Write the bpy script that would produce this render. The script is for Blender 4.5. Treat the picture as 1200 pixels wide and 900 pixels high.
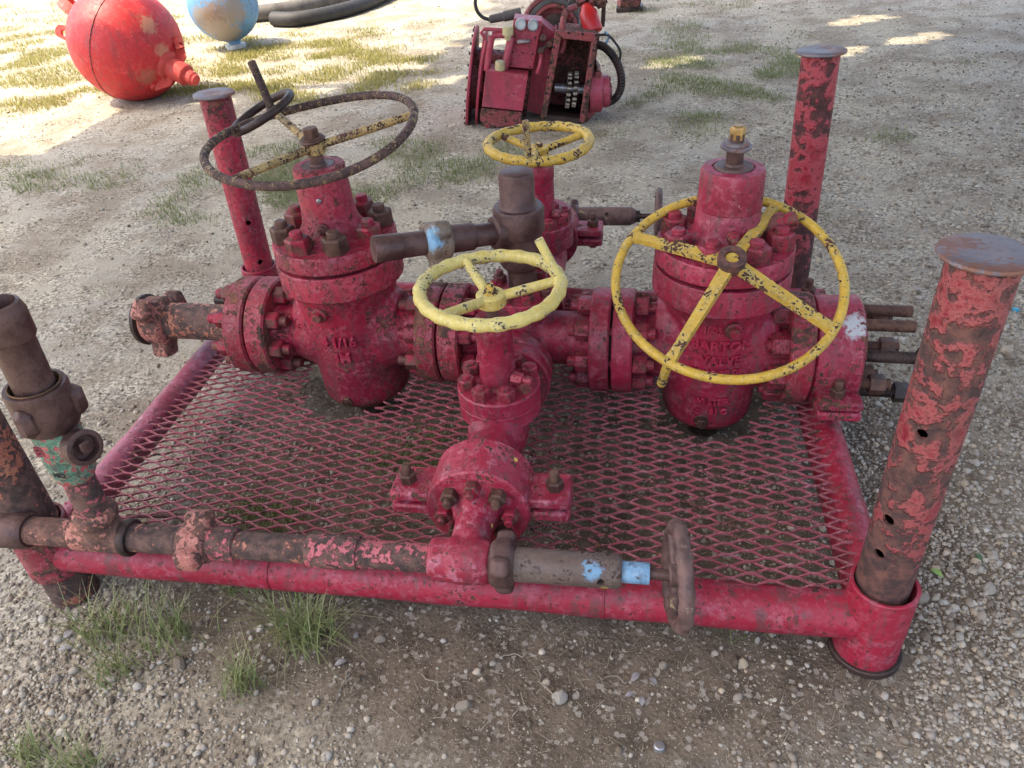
import bpy, bmesh, math, random
import numpy as np
from mathutils import Vector, Matrix, noise

random.seed(7); np.random.seed(7)
R_ = math.radians
for o in list(bpy.data.objects): bpy.data.objects.remove(o)
SC = bpy.context.scene
COL = SC.collection

# ------------------------------------------------------------ camera
CX = Vector((0.98734089, 0.14495910, -0.06438036))     # image right in world space
CY = Vector((0.03248171, -0.58208335, -0.81248010))    # image down
CZ = Vector((-0.15525112, 0.80010364, -0.57942321))    # view direction
CC = Vector((-0.55434255, -1.19892937, 1.6))           # camera position, eye height 1.6 m
cam_d = bpy.data.cameras.new('camera')
cam_d.sensor_width = 36; cam_d.lens = 27.0; cam_d.clip_start = 0.05; cam_d.clip_end = 1500
cam = bpy.data.objects.new('camera', cam_d); COL.objects.link(cam)
m3 = Matrix((CX, -CY, -CZ)).transposed()
cam.matrix_world = Matrix.Translation(CC) @ m3.to_4x4()
SC.camera = cam

# ------------------------------------------------------------ sky, sun, exposure
SUN = Vector((-0.42, -0.14, 0.88)).normalized()        # from the ground towards the sun
world = bpy.data.worlds.new('World'); SC.world = world; world.use_nodes = True
wn = world.node_tree.nodes; wl = world.node_tree.links
sky = wn.new('ShaderNodeTexSky'); sky.sky_type = 'NISHITA'; sky.sun_disc = False
sky.sun_elevation = math.asin(SUN.z); sky.sun_rotation = math.atan2(SUN.x, SUN.y)
sky.air_density = 0.9; sky.dust_density = 5.0; sky.ozone_density = 0.4
wn['Background'].inputs['Strength'].default_value = 0.15
wl.new(sky.outputs[0], wn['Background'].inputs['Color'])
sl = bpy.data.lights.new('sun', 'SUN'); sl.energy = 2.0; sl.angle = R_(0.53); sl.color = (1.0, 0.88, 0.66)
so = bpy.data.objects.new('sun', sl); COL.objects.link(so)
so.rotation_euler = SUN.to_track_quat('Z', 'Y').to_euler(); so.location = SUN * 30
SC.view_settings.view_transform = 'Standard'; SC.view_settings.look = 'None'
SC.view_settings.exposure = 1.95; SC.view_settings.gamma = 1.0
SC.render.engine = 'CYCLES'
SC.cycles.max_bounces = 5; SC.cycles.diffuse_bounces = 3; SC.cycles.glossy_bounces = 2

def px(x, y, z=0.0):
    """photograph pixel -> point on the horizontal plane at height z"""
    r = CX * (x - 600) + CY * (y - 450) + CZ * 900
    return CC + r * ((z - CC.z) / r.z)

# ------------------------------------------------------------ node helpers and materials
class N:
    def __init__(s, name):
        s.m = bpy.data.materials.new(name); s.m.use_nodes = True
        s.t = s.m.node_tree; s.n = s.t.nodes; s.b = s.n['Principled BSDF']
    def new(s, t, **kw):
        n = s.n.new('ShaderNode' + t)
        for k, v in kw.items(): setattr(n, k, v)
        return n
    def put(s, sock, v):
        if isinstance(v, bpy.types.NodeSocket): s.t.links.new(v, sock)
        elif v is not None:
            if hasattr(sock.default_value, '__len__') and not hasattr(v, '__len__'): v = (v,) * len(sock.default_value)
            if hasattr(v, '__len__') and len(v) == 3 and len(sock.default_value) == 4: v = (*v, 1)
            sock.default_value = v
    def coords(s, rnd=True):
        tc = s.new('TexCoord'); c = tc.outputs['Object']
        if rnd:
            oi = s.new('ObjectInfo'); mu = s.math('MULTIPLY', oi.outputs['Random'], 41.0)
            va = s.new('VectorMath', operation='ADD'); s.put(va.inputs[0], c); s.t.links.new(mu, va.inputs[1]); c = va.outputs[0]
        return c
    def noise(s, v, scale, detail=6, rough=.6, dist=0.0):
        n = s.new('TexNoise'); s.put(n.inputs['Vector'], v); n.inputs['Scale'].default_value = scale
        n.inputs['Detail'].default_value = detail; n.inputs['Roughness'].default_value = rough; n.inputs['Distortion'].default_value = dist
        return n.outputs['Fac']
    def voro(s, v, scale, feature='F1', out='Distance', rnd=1.0):
        n = s.new('TexVoronoi', feature=feature); s.put(n.inputs['Vector'], v); n.inputs['Scale'].default_value = scale
        n.inputs['Randomness'].default_value = rnd
        return n.outputs[out]
    def math(s, op, a, b=0.0, c=0.0):
        n = s.new('Math', operation=op); s.put(n.inputs[0], a); s.put(n.inputs[1], b); s.put(n.inputs[2], c); return n.outputs[0]
    def rng(s, v, a, b, c=0.0, d=1.0, smooth=True):
        n = s.new('MapRange'); n.interpolation_type = 'SMOOTHSTEP' if smooth else 'LINEAR'
        for i, q in enumerate((v, a, b, c, d)): s.put(n.inputs[i], q)
        return n.outputs[0]
    def mix(s, f, a, b, mode='MIX'):
        n = s.new('Mix', data_type='RGBA', blend_type=mode); s.put(n.inputs['Factor'], f)
        s.put(n.inputs[6], a); s.put(n.inputs[7], b); return n.outputs[2]
    def bump(s, h, dist=.002, st=1.0, nrm=None):
        n = s.new('Bump'); s.put(n.inputs['Height'], h); n.inputs['Distance'].default_value = dist; n.inputs['Strength'].default_value = st
        if nrm is not None: s.put(n.inputs['Normal'], nrm)
        return n.outputs[0]
    def out(s, col, rough, nrm=None, metal=0.0, spec=.5):
        s.put(s.b.inputs['Base Color'], col); s.put(s.b.inputs['Roughness'], rough); s.put(s.b.inputs['Metallic'], metal)
        s.b.inputs['Specular IOR Level'].default_value = spec
        if nrm is not None: s.put(s.b.inputs['Normal'], nrm)
        return s.m

RUST_D = (.045, .026, .021); RUST_L = (.17, .075, .042)
def paint(name, base, base2=None, thr=.60, scale=8.0, rust=(RUST_D, RUST_L), primer=None, chalk=(.55, .22, .27), chalk_amt=.35,
          rough=.45, patches=(), dots=None, soft=.012, relief=1.0, dirt=.35, wear=1.0, zwear=None, speck_amt=.8):
    """weathered paint: chips down to rust, faded chalky areas, primer rim round the chips, runs of grime"""
    n = N(name); v = n.coords()
    n1 = n.noise(v, scale, 5, .66); n2 = n.noise(v, scale * 6.3, 3, .6)
    m = n.math('ADD', n.math('MULTIPLY', n1, .54), n.math('MULTIPLY', n2, .46))
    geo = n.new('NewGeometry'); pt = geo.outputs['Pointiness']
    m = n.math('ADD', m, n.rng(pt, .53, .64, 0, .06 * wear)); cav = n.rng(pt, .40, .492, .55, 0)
    if zwear:
        sz = n.new('SeparateXYZ'); n.put(sz.inputs[0], n.new('TexCoord').outputs['Object'])
        m = n.math('ADD', m, n.rng(sz.outputs[2], zwear[0], zwear[1], zwear[2], 0.0))
    chip = n.rng(m, thr - soft, thr + soft)
    rim = n.math('MULTIPLY', n.rng(m, thr - soft * 4, thr - soft), n.math('SUBTRACT', 1.0, chip))
    b2 = base2 or tuple(c * .72 for c in base)
    big = n.noise(v, scale * .45, 2, .55)
    col = n.mix(n.rng(big, .35, .65), base, b2)
    ch = n.math('MULTIPLY', n.rng(n.noise(v, scale * 5.0, 5, .78), .46, .66, .0, chalk_amt * .8), n.rng(n.noise(v, scale * 1.3, 2, .5), .35, .6, .35, 1))
    col = n.mix(ch, col, chalk)
    speck = n.rng(n.noise(v, 75, 3, .62), .61, .655, 0, speck_amt)
    col = n.mix(speck, col, tuple(c * .35 for c in rust[1]))
    sv = n.new('VectorMath', operation='MULTIPLY'); n.put(sv.inputs[0], v); sv.inputs[1].default_value = (1, 1, .2)
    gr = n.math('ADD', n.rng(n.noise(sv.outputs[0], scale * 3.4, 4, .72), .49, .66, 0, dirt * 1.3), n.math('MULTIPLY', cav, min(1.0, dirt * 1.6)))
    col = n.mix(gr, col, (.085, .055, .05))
    for (pc, pr_, pcol) in patches:
        tc = n.new('TexCoord').outputs['Object']
        d = n.new('VectorMath', operation='DISTANCE'); n.put(d.inputs[0], tc); d.inputs[1].default_value = pc
        dd = n.math('ADD', d.outputs['Value'], n.math('MULTIPLY', n.math('SUBTRACT', n.noise(v, 30, 6, .75), .5), pr_ * 2.4))
        col = n.mix(n.rng(dd, pr_ * .6, pr_ * 1.1, .9, 0), col, pcol)
    rcol = n.mix(n.rng(n.noise(v, 34, 3, .7), .35, .7), rust[0], rust[1])
    col = n.mix(n.math('MULTIPLY', rim, .7), col, primer or tuple(min(1, c * 1.25 + .05) for c in base))
    col = n.mix(chip, col, rcol)
    if dots:
        dv = n.voro(v, 22.0); sel = n.noise(v, 9.0, 2, .5)
        wh = n.math('MULTIPLY', n.rng(dv, .12, .15, 1, 0), n.rng(sel, .53, .55))
        col = n.mix(wh, col, dots)
    rg = n.math('ADD', n.math('MULTIPLY', chip, .85 - rough), n.rng(n2, .2, .8, rough - .08, rough + .14))
    h = n.math('ADD', n.math('MULTIPLY', n.math('ADD', chip, n.math('MULTIPLY', rim, -.5)), -.8), n.math('MULTIPLY', speck, -.55))
    h = n.math('ADD', h, n.math('MULTIPLY', n.noise(v, 17, 3, .6), .9))
    return n.out(col, rg, n.bump(h, .0022 * relief), 0.0, .45)

def bare(name, a, b, scale=9.0, rough=.6, metal=.35, spots=None, spot_thr=.62):
    """bare weathered steel, two tones with fine pitting"""
    n = N(name); v = n.coords()
    f = n.rng(n.noise(v, scale, 4, .68), .34, .68)
    col = n.mix(f, a, b)
    col = n.mix(n.rng(n.noise(v, 70, 2, .7), .55, .75, 0, .5), col, tuple(c * .5 for c in a))
    if spots:
        mk = n.math('ADD', n.math('MULTIPLY', n.noise(v, scale * .8, 8, .65, .3), .7), n.math('MULTIPLY', n.noise(v, scale * 5, 4), .3))
        col = n.mix(n.rng(mk, spot_thr - .02, spot_thr + .02), col, spots)
    h = n.math('ADD', n.noise(v, 120, 2, .7), n.math('MULTIPLY', n.noise(v, 22, 2), 1.2))
    return n.out(col, n.rng(f, 0, 1, rough - .12, rough + .12), n.bump(h, .0013), metal, .4)

def plain(name, col, rough=.6, metal=0.0, var=.3, scale=12):
    n = N(name); v = n.coords()
    c = n.mix(n.rng(n.noise(v, scale, 6, .65), .3, .7), tuple(q * (1 - var) for q in col), tuple(min(1, q * (1 + var * .5)) for q in col))
    return n.out(c, rough, n.bump(n.noise(v, 80, 4), .001), metal)

M = {}
RED = (.33, .014, .047); RED2 = (.21, .009, .030)
M['red'] = paint('red_paint', RED, RED2, thr=.62, scale=9, chalk_amt=.45, dirt=.45, relief=1.3)
M['red_flaky'] = paint('red_paint_flaky', (.34, .014, .038), RED2, thr=.575, scale=11, chalk_amt=.45, rust=((.06, .022, .022), (.20, .07, .05)), relief=2.2)
M['red_worn'] = paint('red_paint_worn', (.30, .022, .042), (.22, .016, .03), thr=.535, scale=9, chalk=(.50, .20, .22), chalk_amt=.6, rust=((.055, .03, .025), (.22, .09, .055)), relief=1.6)
M['red_dots'] = paint('red_paint_with_drips', (.33, .018, .045), RED2, thr=.63, scale=9, chalk=(.55, .25, .31), chalk_amt=.7, dots=(.75, .55, .12))
M['red_clamp'] = paint('red_paint_white_patch', RED, RED2, thr=.585, scale=10, chalk=(.5, .2, .25), chalk_amt=.5, patches=(((.03, -.09, .130), .042, (.48, .55, .57)),))
M['red_frame'] = paint('red_paint_frame', (.33, .014, .040), (.24, .012, .03), thr=.615, scale=8, chalk=(.52, .24, .30), chalk_amt=.4, dirt=.5)
M['pink_frame'] = paint('faded_pink_paint', (.33, .075, .12), (.28, .05, .085), thr=.63, scale=9, chalk=(.52, .29, .36), chalk_amt=.7)
M['post_rusty'] = paint('rusty_red_post', (.24, .020, .034), (.19, .014, .026), zwear=(.2, .6, .13), thr=.545, scale=6, chalk=(.42, .13, .12), chalk_amt=.5, rust=((.055, .032, .030), (.16, .070, .054)), relief=1.6, primer=(.32, .09, .085), soft=.03)
M['post_red'] = paint('bright_red_post', (.27, .011, .024), (.19, .009, .020), zwear=(.35, .62, .12), thr=.565, scale=5, chalk=(.40, .08, .08), chalk_amt=.15, rust=((.045, .020, .020), (.11, .040, .036)), relief=1.3, soft=.035)
M['rust_pipe'] = paint('rusty_pipe', (.26, .05, .045), (.20, .035, .035), thr=.46, scale=9, soft=.028, chalk=(.42, .18, .13), chalk_amt=.5, rust=((.05, .034, .031), (.15, .085, .068)), rough=.55, primer=(.45, .2, .12))
M['pink_pipe'] = paint('worn_pink_pipe', (.38, .07, .09), (.32, .05, .07), thr=.51, scale=11, soft=.028, chalk=(.46, .22, .20), chalk_amt=.55, rust=((.05, .034, .031), (.16, .09, .07)), rough=.5)
M['salmon_pipe'] = paint('salmon_rust_pipe', (.34, .12, .085), (.30, .08, .07), thr=.49, scale=11, soft=.028, chalk=(.55, .3, .2), chalk_amt=.5, rust=((.07, .04, .035), (.20, .10, .07)), rough=.55)
M['brown'] = bare('brown_steel', (.070, .038, .034), (.145, .085, .074), scale=14, rough=.5)
M['brown_blue'] = bare('brown_steel_blue_patch', (.07, .05, .043), (.15, .105, .085), rough=.55, spots=(.16, .33, .50), spot_thr=.585)
M['dark'] = bare('dark_oily_steel', (.025, .018, .017), (.075, .048, .040), rough=.5)
M['bolt'] = bare('rusty_bolt', (.10, .035, .032), (.20, .075, .058), scale=25, rough=.6, metal=.2, spots=(.30, .02, .045), spot_thr=.52)
M['bolt_rust'] = bare('brown_bolt', (.065, .034, .027), (.16, .085, .060), scale=25, rough=.62, metal=.3)
M['bolt_red'] = paint('red_painted_bolt', (.30, .014, .036), (.22, .012, .03), thr=.60, scale=30, chalk_amt=.4)
M['cap'] = bare('cap_plate_steel', (.13, .113, .125), (.23, .20, .215), scale=14, rough=.5, metal=.3, spots=(.20, .10, .075), spot_thr=.525)
M['brass'] = bare('worn_brass', (.30, .18, .06), (.50, .34, .13), scale=30, rough=.42, metal=.6)
M['yellow'] = paint('chipped_yellow_paint', (.62, .40, .045), (.52, .33, .04), speck_amt=.3, thr=.565, scale=17, rust=((.035, .02, .016), (.10, .045, .03)), primer=(.75, .62, .25), chalk=(.72, .60, .22), chalk_amt=.5, dirt=.15)
M['cream'] = paint('pale_yellow_paint', (.62, .52, .16), (.54, .43, .11), speck_amt=.2, thr=.60, scale=17, rust=((.04, .03, .022), (.10, .06, .04)), primer=(.8, .75, .45), chalk=(.74, .70, .38), chalk_amt=.6, dirt=.12)
M['wheel_rust'] = paint('worn_wheel', (.40, .28, .10), (.30, .18, .07), thr=.45, scale=42, rust=((.045, .028, .026), (.13, .075, .062)), primer=(.42, .32, .16), chalk=(.45, .35, .2), chalk_amt=.3)
M['wheel_spoke'] = paint('worn_spoke', (.46, .34, .13), (.38, .25, .09), thr=.555, scale=32, rust=((.04, .02, .018), (.11, .05, .045)), primer=(.55, .42, .18), chalk=(.6, .48, .25), chalk_amt=.4)
M['wheel_brown'] = bare('small_brown_wheel', (.09, .055, .05), (.19, .115, .10), scale=22, rough=.6, metal=.2, spots=(.36, .29, .17), spot_thr=.62)
M['choke'] = paint('brown_choke_blue_patch', (.15, .105, .085), (.10, .07, .058), thr=.6, scale=12, chalk=(.22, .17, .14), chalk_amt=.5, rust=((.05, .034, .031), (.11, .065, .05)), patches=(((-.625, -.112, .338), .026, (.17, .34, .50)), ((-.60, -.118, .29), .012, (.45, .33, .08))))
M['red_letters'] = paint('red_paint_raised', (.36, .016, .05), (.30, .012, .04), thr=.75, scale=9, chalk_amt=.4, dirt=.0, wear=0)
M['blue'] = paint('blue_paint', (.17, .33, .50), (.2, .38, .55), thr=.66, scale=18, chalk=(.5, .6, .65), chalk_amt=.5)
M['green_pink'] = paint('green_and_pink_paint', (.045, .15, .11), (.10, .22, .14), thr=.515, scale=11, rust=((.34, .075, .08), (.46, .16, .14)), primer=(.28, .4, .27), chalk=(.28, .42, .3), chalk_amt=.5, dirt=.6)
M['gasket'] = plain('black_gasket', (.012, .011, .011), .8)
M['mesh'] = paint('deck_mesh_paint', (.34, .08, .10), (.27, .06, .075), thr=.63, scale=9, chalk=(.50, .28, .30), chalk_amt=.7, rough=.55)
M['ball'] = paint('faded_red_float_paint', (.62, .028, .030), (.55, .022, .026), thr=.70, scale=2.2, chalk=(.68, .12, .11), chalk_amt=.55, rust=((.25, .10, .05), (.42, .22, .11)), soft=.03, rough=.5, relief=.5, dirt=.1,
                  patches=(((.42, -.22, .16), .11, (.62, .26, .14)),))
M['ball_plain'] = paint('faded_red_fitting', (.60, .05, .04), (.52, .05, .04), thr=.68, scale=6, chalk=(.66, .2, .14), chalk_amt=.5, rough=.55, relief=.6, dirt=.1)
M['ball_blue'] = paint('blue_bottle_paint', (.13, .33, .58), (.20, .42, .62), thr=.62, scale=5, rust=((.30, .17, .10), (.42, .26, .16)), chalk=(.5, .55, .58), chalk_amt=.7, rough=.5, relief=.6, dirt=.1,
                  patches=(((.06, -.30, -.14), .13, (.40, .30, .22)),))
M['steel'] = bare('light_steel', (.25, .25, .26), (.45, .45, .46), rough=.35, metal=.7)
M['rubber'] = plain('black_rubber', (.028, .026, .026), .65)
M['hose_grey'] = plain('dusty_hose', (.11, .10, .09), .75, var=.5, scale=5)
M['white'] = plain('gauge_white', (.55, .60, .58), .3)
M['cream_cap'] = plain('cream_plastic', (.55, .47, .25), .5)
M['mach_red'] = paint('machine_red', (.42, .050, .085), (.36, .04, .065), thr=.68, scale=5, chalk=(.50, .17, .20), chalk_amt=.5, rough=.4)
M['mach_rust'] = paint('machine_rusty_red', (.28, .045, .05), (.2, .04, .04), thr=.54, scale=7, chalk=(.4, .18, .15), chalk_amt=.5)
M['fire_red'] = plain('bright_red_plastic', (.52, .012, .014), .35, var=.2)
M['tin'] = plain('galvanised_sheet', (.42, .42, .41), .5, .3)
M['inside'] = bare('thread_rust', (.10, .055, .03), (.22, .12, .06), rough=.7)

# ------------------------------------------------------------ geometry collector
def basis(ax):
    z = Vector(ax).normalized()
    t = Vector((0, 0, 1)) if abs(z.z) < .9 else Vector((0, -1, 0))
    x = t.cross(z).normalized(); return x, z.cross(x), z

class G:
    def __init__(s): s.v = []; s.f = []
    def add(s, vs, fs):
        o = len(s.v); s.v += [tuple(q) for q in vs]; s.f += [tuple(i + o for i in f) for f in fs]; return s
    def lathe(s, p, ax, prof, n=32, caps=True, ch=0.0, a0=0.0):
        """prof: list of (distance along axis, radius)"""
        p = Vector(p); x, y, z = basis(ax)
        if ch: prof = chamfer(prof, ch)
        vs = []; fs = []
        for t, r in prof:
            for k in range(n):
                a = a0 + 2 * math.pi * k / n; vs.append(p + z * t + (x * math.cos(a) + y * math.sin(a)) * r)
        for j in range(len(prof) - 1):
            for k in range(n):
                k2 = (k + 1) % n; fs.append((j * n + k, j * n + k2, (j + 1) * n + k2, (j + 1) * n + k))
        if caps:
            fs.append(tuple(reversed(range(n)))); fs.append(tuple((len(prof) - 1) * n + k for k in range(n)))
        return s.add(vs, fs)
    def cyl(s, a, b, r, n=24, ch=.0, r2=None):
        a = Vector(a); b = Vector(b); L = (b - a).length; r2 = r if r2 is None else r2
        pr = [(0, r), (L, r2)] if not ch else [(0, r - ch), (ch, r), (L - ch, r2), (L, r2 - ch)]
        return s.lathe(a, b - a, pr, n)
    def hexa(s, p, ax, af, h, a0=0.0, ch=.12):
        r = af / math.sqrt(3)
        return s.lathe(p, ax, [(0, r * .97), (h * .06, r), (h * (1 - ch), r), (h, r * .86)], 6, a0=a0)
    def box(s, c, sz, rot=None, bev=.0):
        c = Vector(c); hx, hy, hz = [q / 2 for q in sz]; b = min(bev, hx * .9, hy * .9, hz * .9)
        rot = rot or Matrix.Identity(3)
        if b <= 0:
            vs = [c + rot @ Vector((sx * hx, sy * hy, sz_ * hz)) for sz_ in (-1, 1) for sy in (-1, 1) for sx in (-1, 1)]
            return s.add(vs, [(0, 2, 3, 1), (4, 5, 7, 6), (0, 1, 5, 4), (2, 6, 7, 3), (0, 4, 6, 2), (1, 3, 7, 5)])
        bm = bmesh.new(); bmesh.ops.create_cube(bm, size=1)
        for v in bm.verts: v.co = Vector((v.co.x * hx * 2, v.co.y * hy * 2, v.co.z * hz * 2))
        bmesh.ops.bevel(bm, geom=bm.edges[:], offset=b, segments=1, affect='EDGES')
        bm.verts.index_update(); vs = [c + rot @ v.co for v in bm.verts]; fs = [tuple(v.index for v in f.verts) for f in bm.faces]; bm.free()
        return s.add(vs, fs)
    def prism(s, pts, d0, d1, o=(0, 0, 0), x=(1, 0, 0), y=(0, 0, 1)):
        """outline pts in the plane (x, y) at o, extruded along the normal from d0 to d1"""
        o = Vector(o); x = Vector(x); y = Vector(y); nz = x.cross(y).normalized(); n = len(pts)
        vs = [o + x * a + y * b + nz * d0 for a, b in pts] + [o + x * a + y * b + nz * d1 for a, b in pts]
        fs = [tuple(reversed(range(n))), tuple(range(n, 2 * n))] + [(i, (i + 1) % n, n + (i + 1) % n, n + i) for i in range(n)]
        return s.add(vs, fs)
    def tube(s, path, r, n=12, closed=False, caps=True):
        P = [Vector(q) for q in path]; m = len(P); vs = []; fs = []
        rr = r if hasattr(r, '__len__') else [r] * m
        up = None
        for i in range(m):
            if closed: t = (P[(i + 1) % m] - P[i - 1]).normalized()
            else: t = (P[min(i + 1, m - 1)] - P[max(i - 1, 0)]).normalized()
            if up is None: x, y, _ = basis(t)
            else:
                x = (up - t * up.dot(t)).normalized(); y = t.cross(x)
            up = x
            for k in range(n):
                a = 2 * math.pi * k / n; vs.append(P[i] + (x * math.cos(a) + y * math.sin(a)) * rr[i])
        for i in range(m if closed else m - 1):
            j = (i + 1) % m
            for k in range(n):
                k2 = (k + 1) % n; fs.append((i * n + k, i * n + k2, j * n + k2, j * n + k))
        if caps and not closed: fs.append(tuple(reversed(range(n)))); fs.append(tuple((m - 1) * n + k for k in range(n)))
        return s.add(vs, fs)
    def torus(s, c, ax, R, r, n=64, m=12, wob=0.0, arc=None, ripple=None):
        c = Vector(c); x, y, z = basis(ax); pts = []; rr = []
        for k in range(n):
            a = 2 * math.pi * k / n
            w = wob * math.sin(2 * a + .7); q = ripple[1] * math.cos(a * ripple[0]) if ripple else 0
            pts.append(c + (x * math.cos(a) + y * math.sin(a)) * (R - max(0, q) * .5) + z * w); rr.append(r - (q if ripple else 0))
        return s.tube(pts, rr, m, closed=True)
    def text(s, txt, size, depth, o, x, y, wrap=None, bevel=.0008):
        cu = bpy.data.curves.new('lettering', 'FONT'); cu.body = txt; cu.size = size; cu.extrude = depth / 2; cu.align_x = 'CENTER'; cu.align_y = 'CENTER'
        cu.resolution_u = 3; cu.bevel_depth = bevel; cu.bevel_resolution = 0; cu.offset = size * .022
        ob = bpy.data.objects.new('lettering', cu); COL.objects.link(ob)
        dg = bpy.context.evaluated_depsgraph_get(); me = bpy.data.meshes.new_from_object(ob.evaluated_get(dg))
        o = Vector(o); x = Vector(x).normalized(); y = Vector(y).normalized(); nz = x.cross(y)
        vs = []
        for v in me.vertices:
            if wrap:
                a = v.co.x / wrap; vs.append(o - nz * wrap + (x * math.sin(a) + nz * math.cos(a)) * (wrap + v.co.z) + y * v.co.y)
            else: vs.append(o + x * v.co.x + y * v.co.y + nz * v.co.z)
        s.add(vs, [tuple(p.vertices) for p in me.polygons])
        bpy.data.objects.remove(ob); bpy.data.meshes.remove(me); bpy.data.curves.remove(cu); return s
    def mesh(s, name, angle=38, smooth=True):
        me = bpy.data.meshes.new(name); me.from_pydata(s.v, [], s.f); me.validate(); me.update()
        if smooth:
            for p in me.polygons: p.use_smooth = True
            me.set_sharp_from_angle(angle=R_(angle))
        return me

def chamfer(prof, c):
    out = [prof[0]]
    for i in range(1, len(prof) - 1):
        a, p, b = [Vector(prof[j]) for j in (i - 1, i, i + 1)]
        u = a - p; w = b - p
        if u.length < 1e-6 or w.length < 1e-6: out.append(tuple(p)); continue
        d = min(c, u.length * .45, w.length * .45)
        if u.angle(w) > R_(165): out.append(tuple(p)); continue
        out.append(tuple(p + u.normalized() * d)); out.append(tuple(p + w.normalized() * d))
    out.append(prof[-1]); return out

def obj(name, g, mat, parent=None, loc=(0, 0, 0), rot=None, angle=38):
    me = g if isinstance(g, bpy.types.Mesh) else g.mesh(name, angle)
    if mat is not None and not me.materials: me.materials.append(M[mat] if isinstance(mat, str) else mat)
    o = bpy.data.objects.new(name, me); COL.objects.link(o); o.location = loc
    if rot is not None: o.rotation_euler = rot
    if parent is not None: o.parent = parent
    return o

def aim(ax): return Vector(ax).to_track_quat('Z', 'Y').to_euler()

def thing(name, label, cat, loc=(0, 0, 0), group=None, rot=None):
    o = bpy.data.objects.new(name, None); COL.objects.link(o); o.location = loc; o.empty_display_size = .1
    if rot is not None: o.rotation_euler = rot
    return tag(o, label, cat, group)
def tag(o, label, cat, group=None):
    o['label'] = label; o['category'] = cat
    if group: o['group'] = group
    return o

def cast(g, voxel=.007, smooth=8):
    """melt overlapping solids into one casting with soft fillets"""
    me = g.mesh('casting', smooth=False); ob = bpy.data.objects.new('casting', me); COL.objects.link(ob)
    r = ob.modifiers.new('r', 'REMESH'); r.mode = 'VOXEL'; r.voxel_size = voxel; r.use_smooth_shade = True
    sm = ob.modifiers.new('s', 'SMOOTH'); sm.factor = .5; sm.iterations = smooth
    dg = bpy.context.evaluated_depsgraph_get(); out = bpy.data.meshes.new_from_object(ob.evaluated_get(dg))
    bpy.data.objects.remove(ob); bpy.data.meshes.remove(me)
    for p in out.polygons: p.use_smooth = True
    return out

def drill(g, cutters):
    """cut round holes through a tube"""
    me = g.mesh('drill', smooth=False); ob = bpy.data.objects.new('drill', me); COL.objects.link(ob)
    cs = []
    for a, b, r in cutters:
        c = bpy.data.objects.new('cut', G().cyl(a, b, r, 20).mesh('cut', smooth=False)); COL.objects.link(c); cs.append(c)
        mo = ob.modifiers.new('b', 'BOOLEAN'); mo.operation = 'DIFFERENCE'; mo.object = c; mo.solver = 'EXACT'
    dg = bpy.context.evaluated_depsgraph_get(); out = bpy.data.meshes.new_from_object(ob.evaluated_get(dg))
    for c in cs + [ob]: bpy.data.objects.remove(c)
    for p in out.polygons: p.use_smooth = True
    out.set_sharp_from_angle(angle=R_(38)); return out

# ============================================================ the ground
def gh(x, y):
    h = .018 * noise.noise(Vector((x * .55, y * .55, 1.3))) + .012 * noise.noise(Vector((x * 1.7, y * 1.7, 7.1))) + .005 * noise.noise(Vector((x * 6, y * 6, 3.7)))
    far = max(0.0, (x * x + y * y) ** .5 - 14) * .02
    return h * (1 + far) - .004
def soil(x, y):
    """bare dark soil round and under the skid (the same shape drives material and stones)"""
    d = ((x + .75) / 1.35) ** 2 + ((y - .45) / .95) ** 2
    return d + .35 * noise.noise(Vector((x * 2.2, y * 2.2, 9.0)))

def spaced(lo, hi, step, far, ratio=1.35):
    a = list(np.arange(lo, hi + 1e-6, step)); d = step
    while a[-1] < far: d *= ratio; a.append(a[-1] + d)
    d = step
    while a[0] > -far: d *= ratio; a.insert(0, a[0] - d)
    return a
gx = spaced(-6.5, 4.0, .045, 420); gy = spaced(-1.0, 9.5, .045, 420)
nx, ny = len(gx), len(gy)
gv = [(x, y, gh(x, y)) for y in gy for x in gx]
gf = [(j * nx + i, j * nx + i + 1, (j + 1) * nx + i + 1, (j + 1) * nx + i) for j in range(ny - 1) for i in range(nx - 1)]
gme = bpy.data.meshes.new('ground'); gme.from_pydata(gv, [], gf); gme.update()
for p in gme.polygons: p.use_smooth = True

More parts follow.
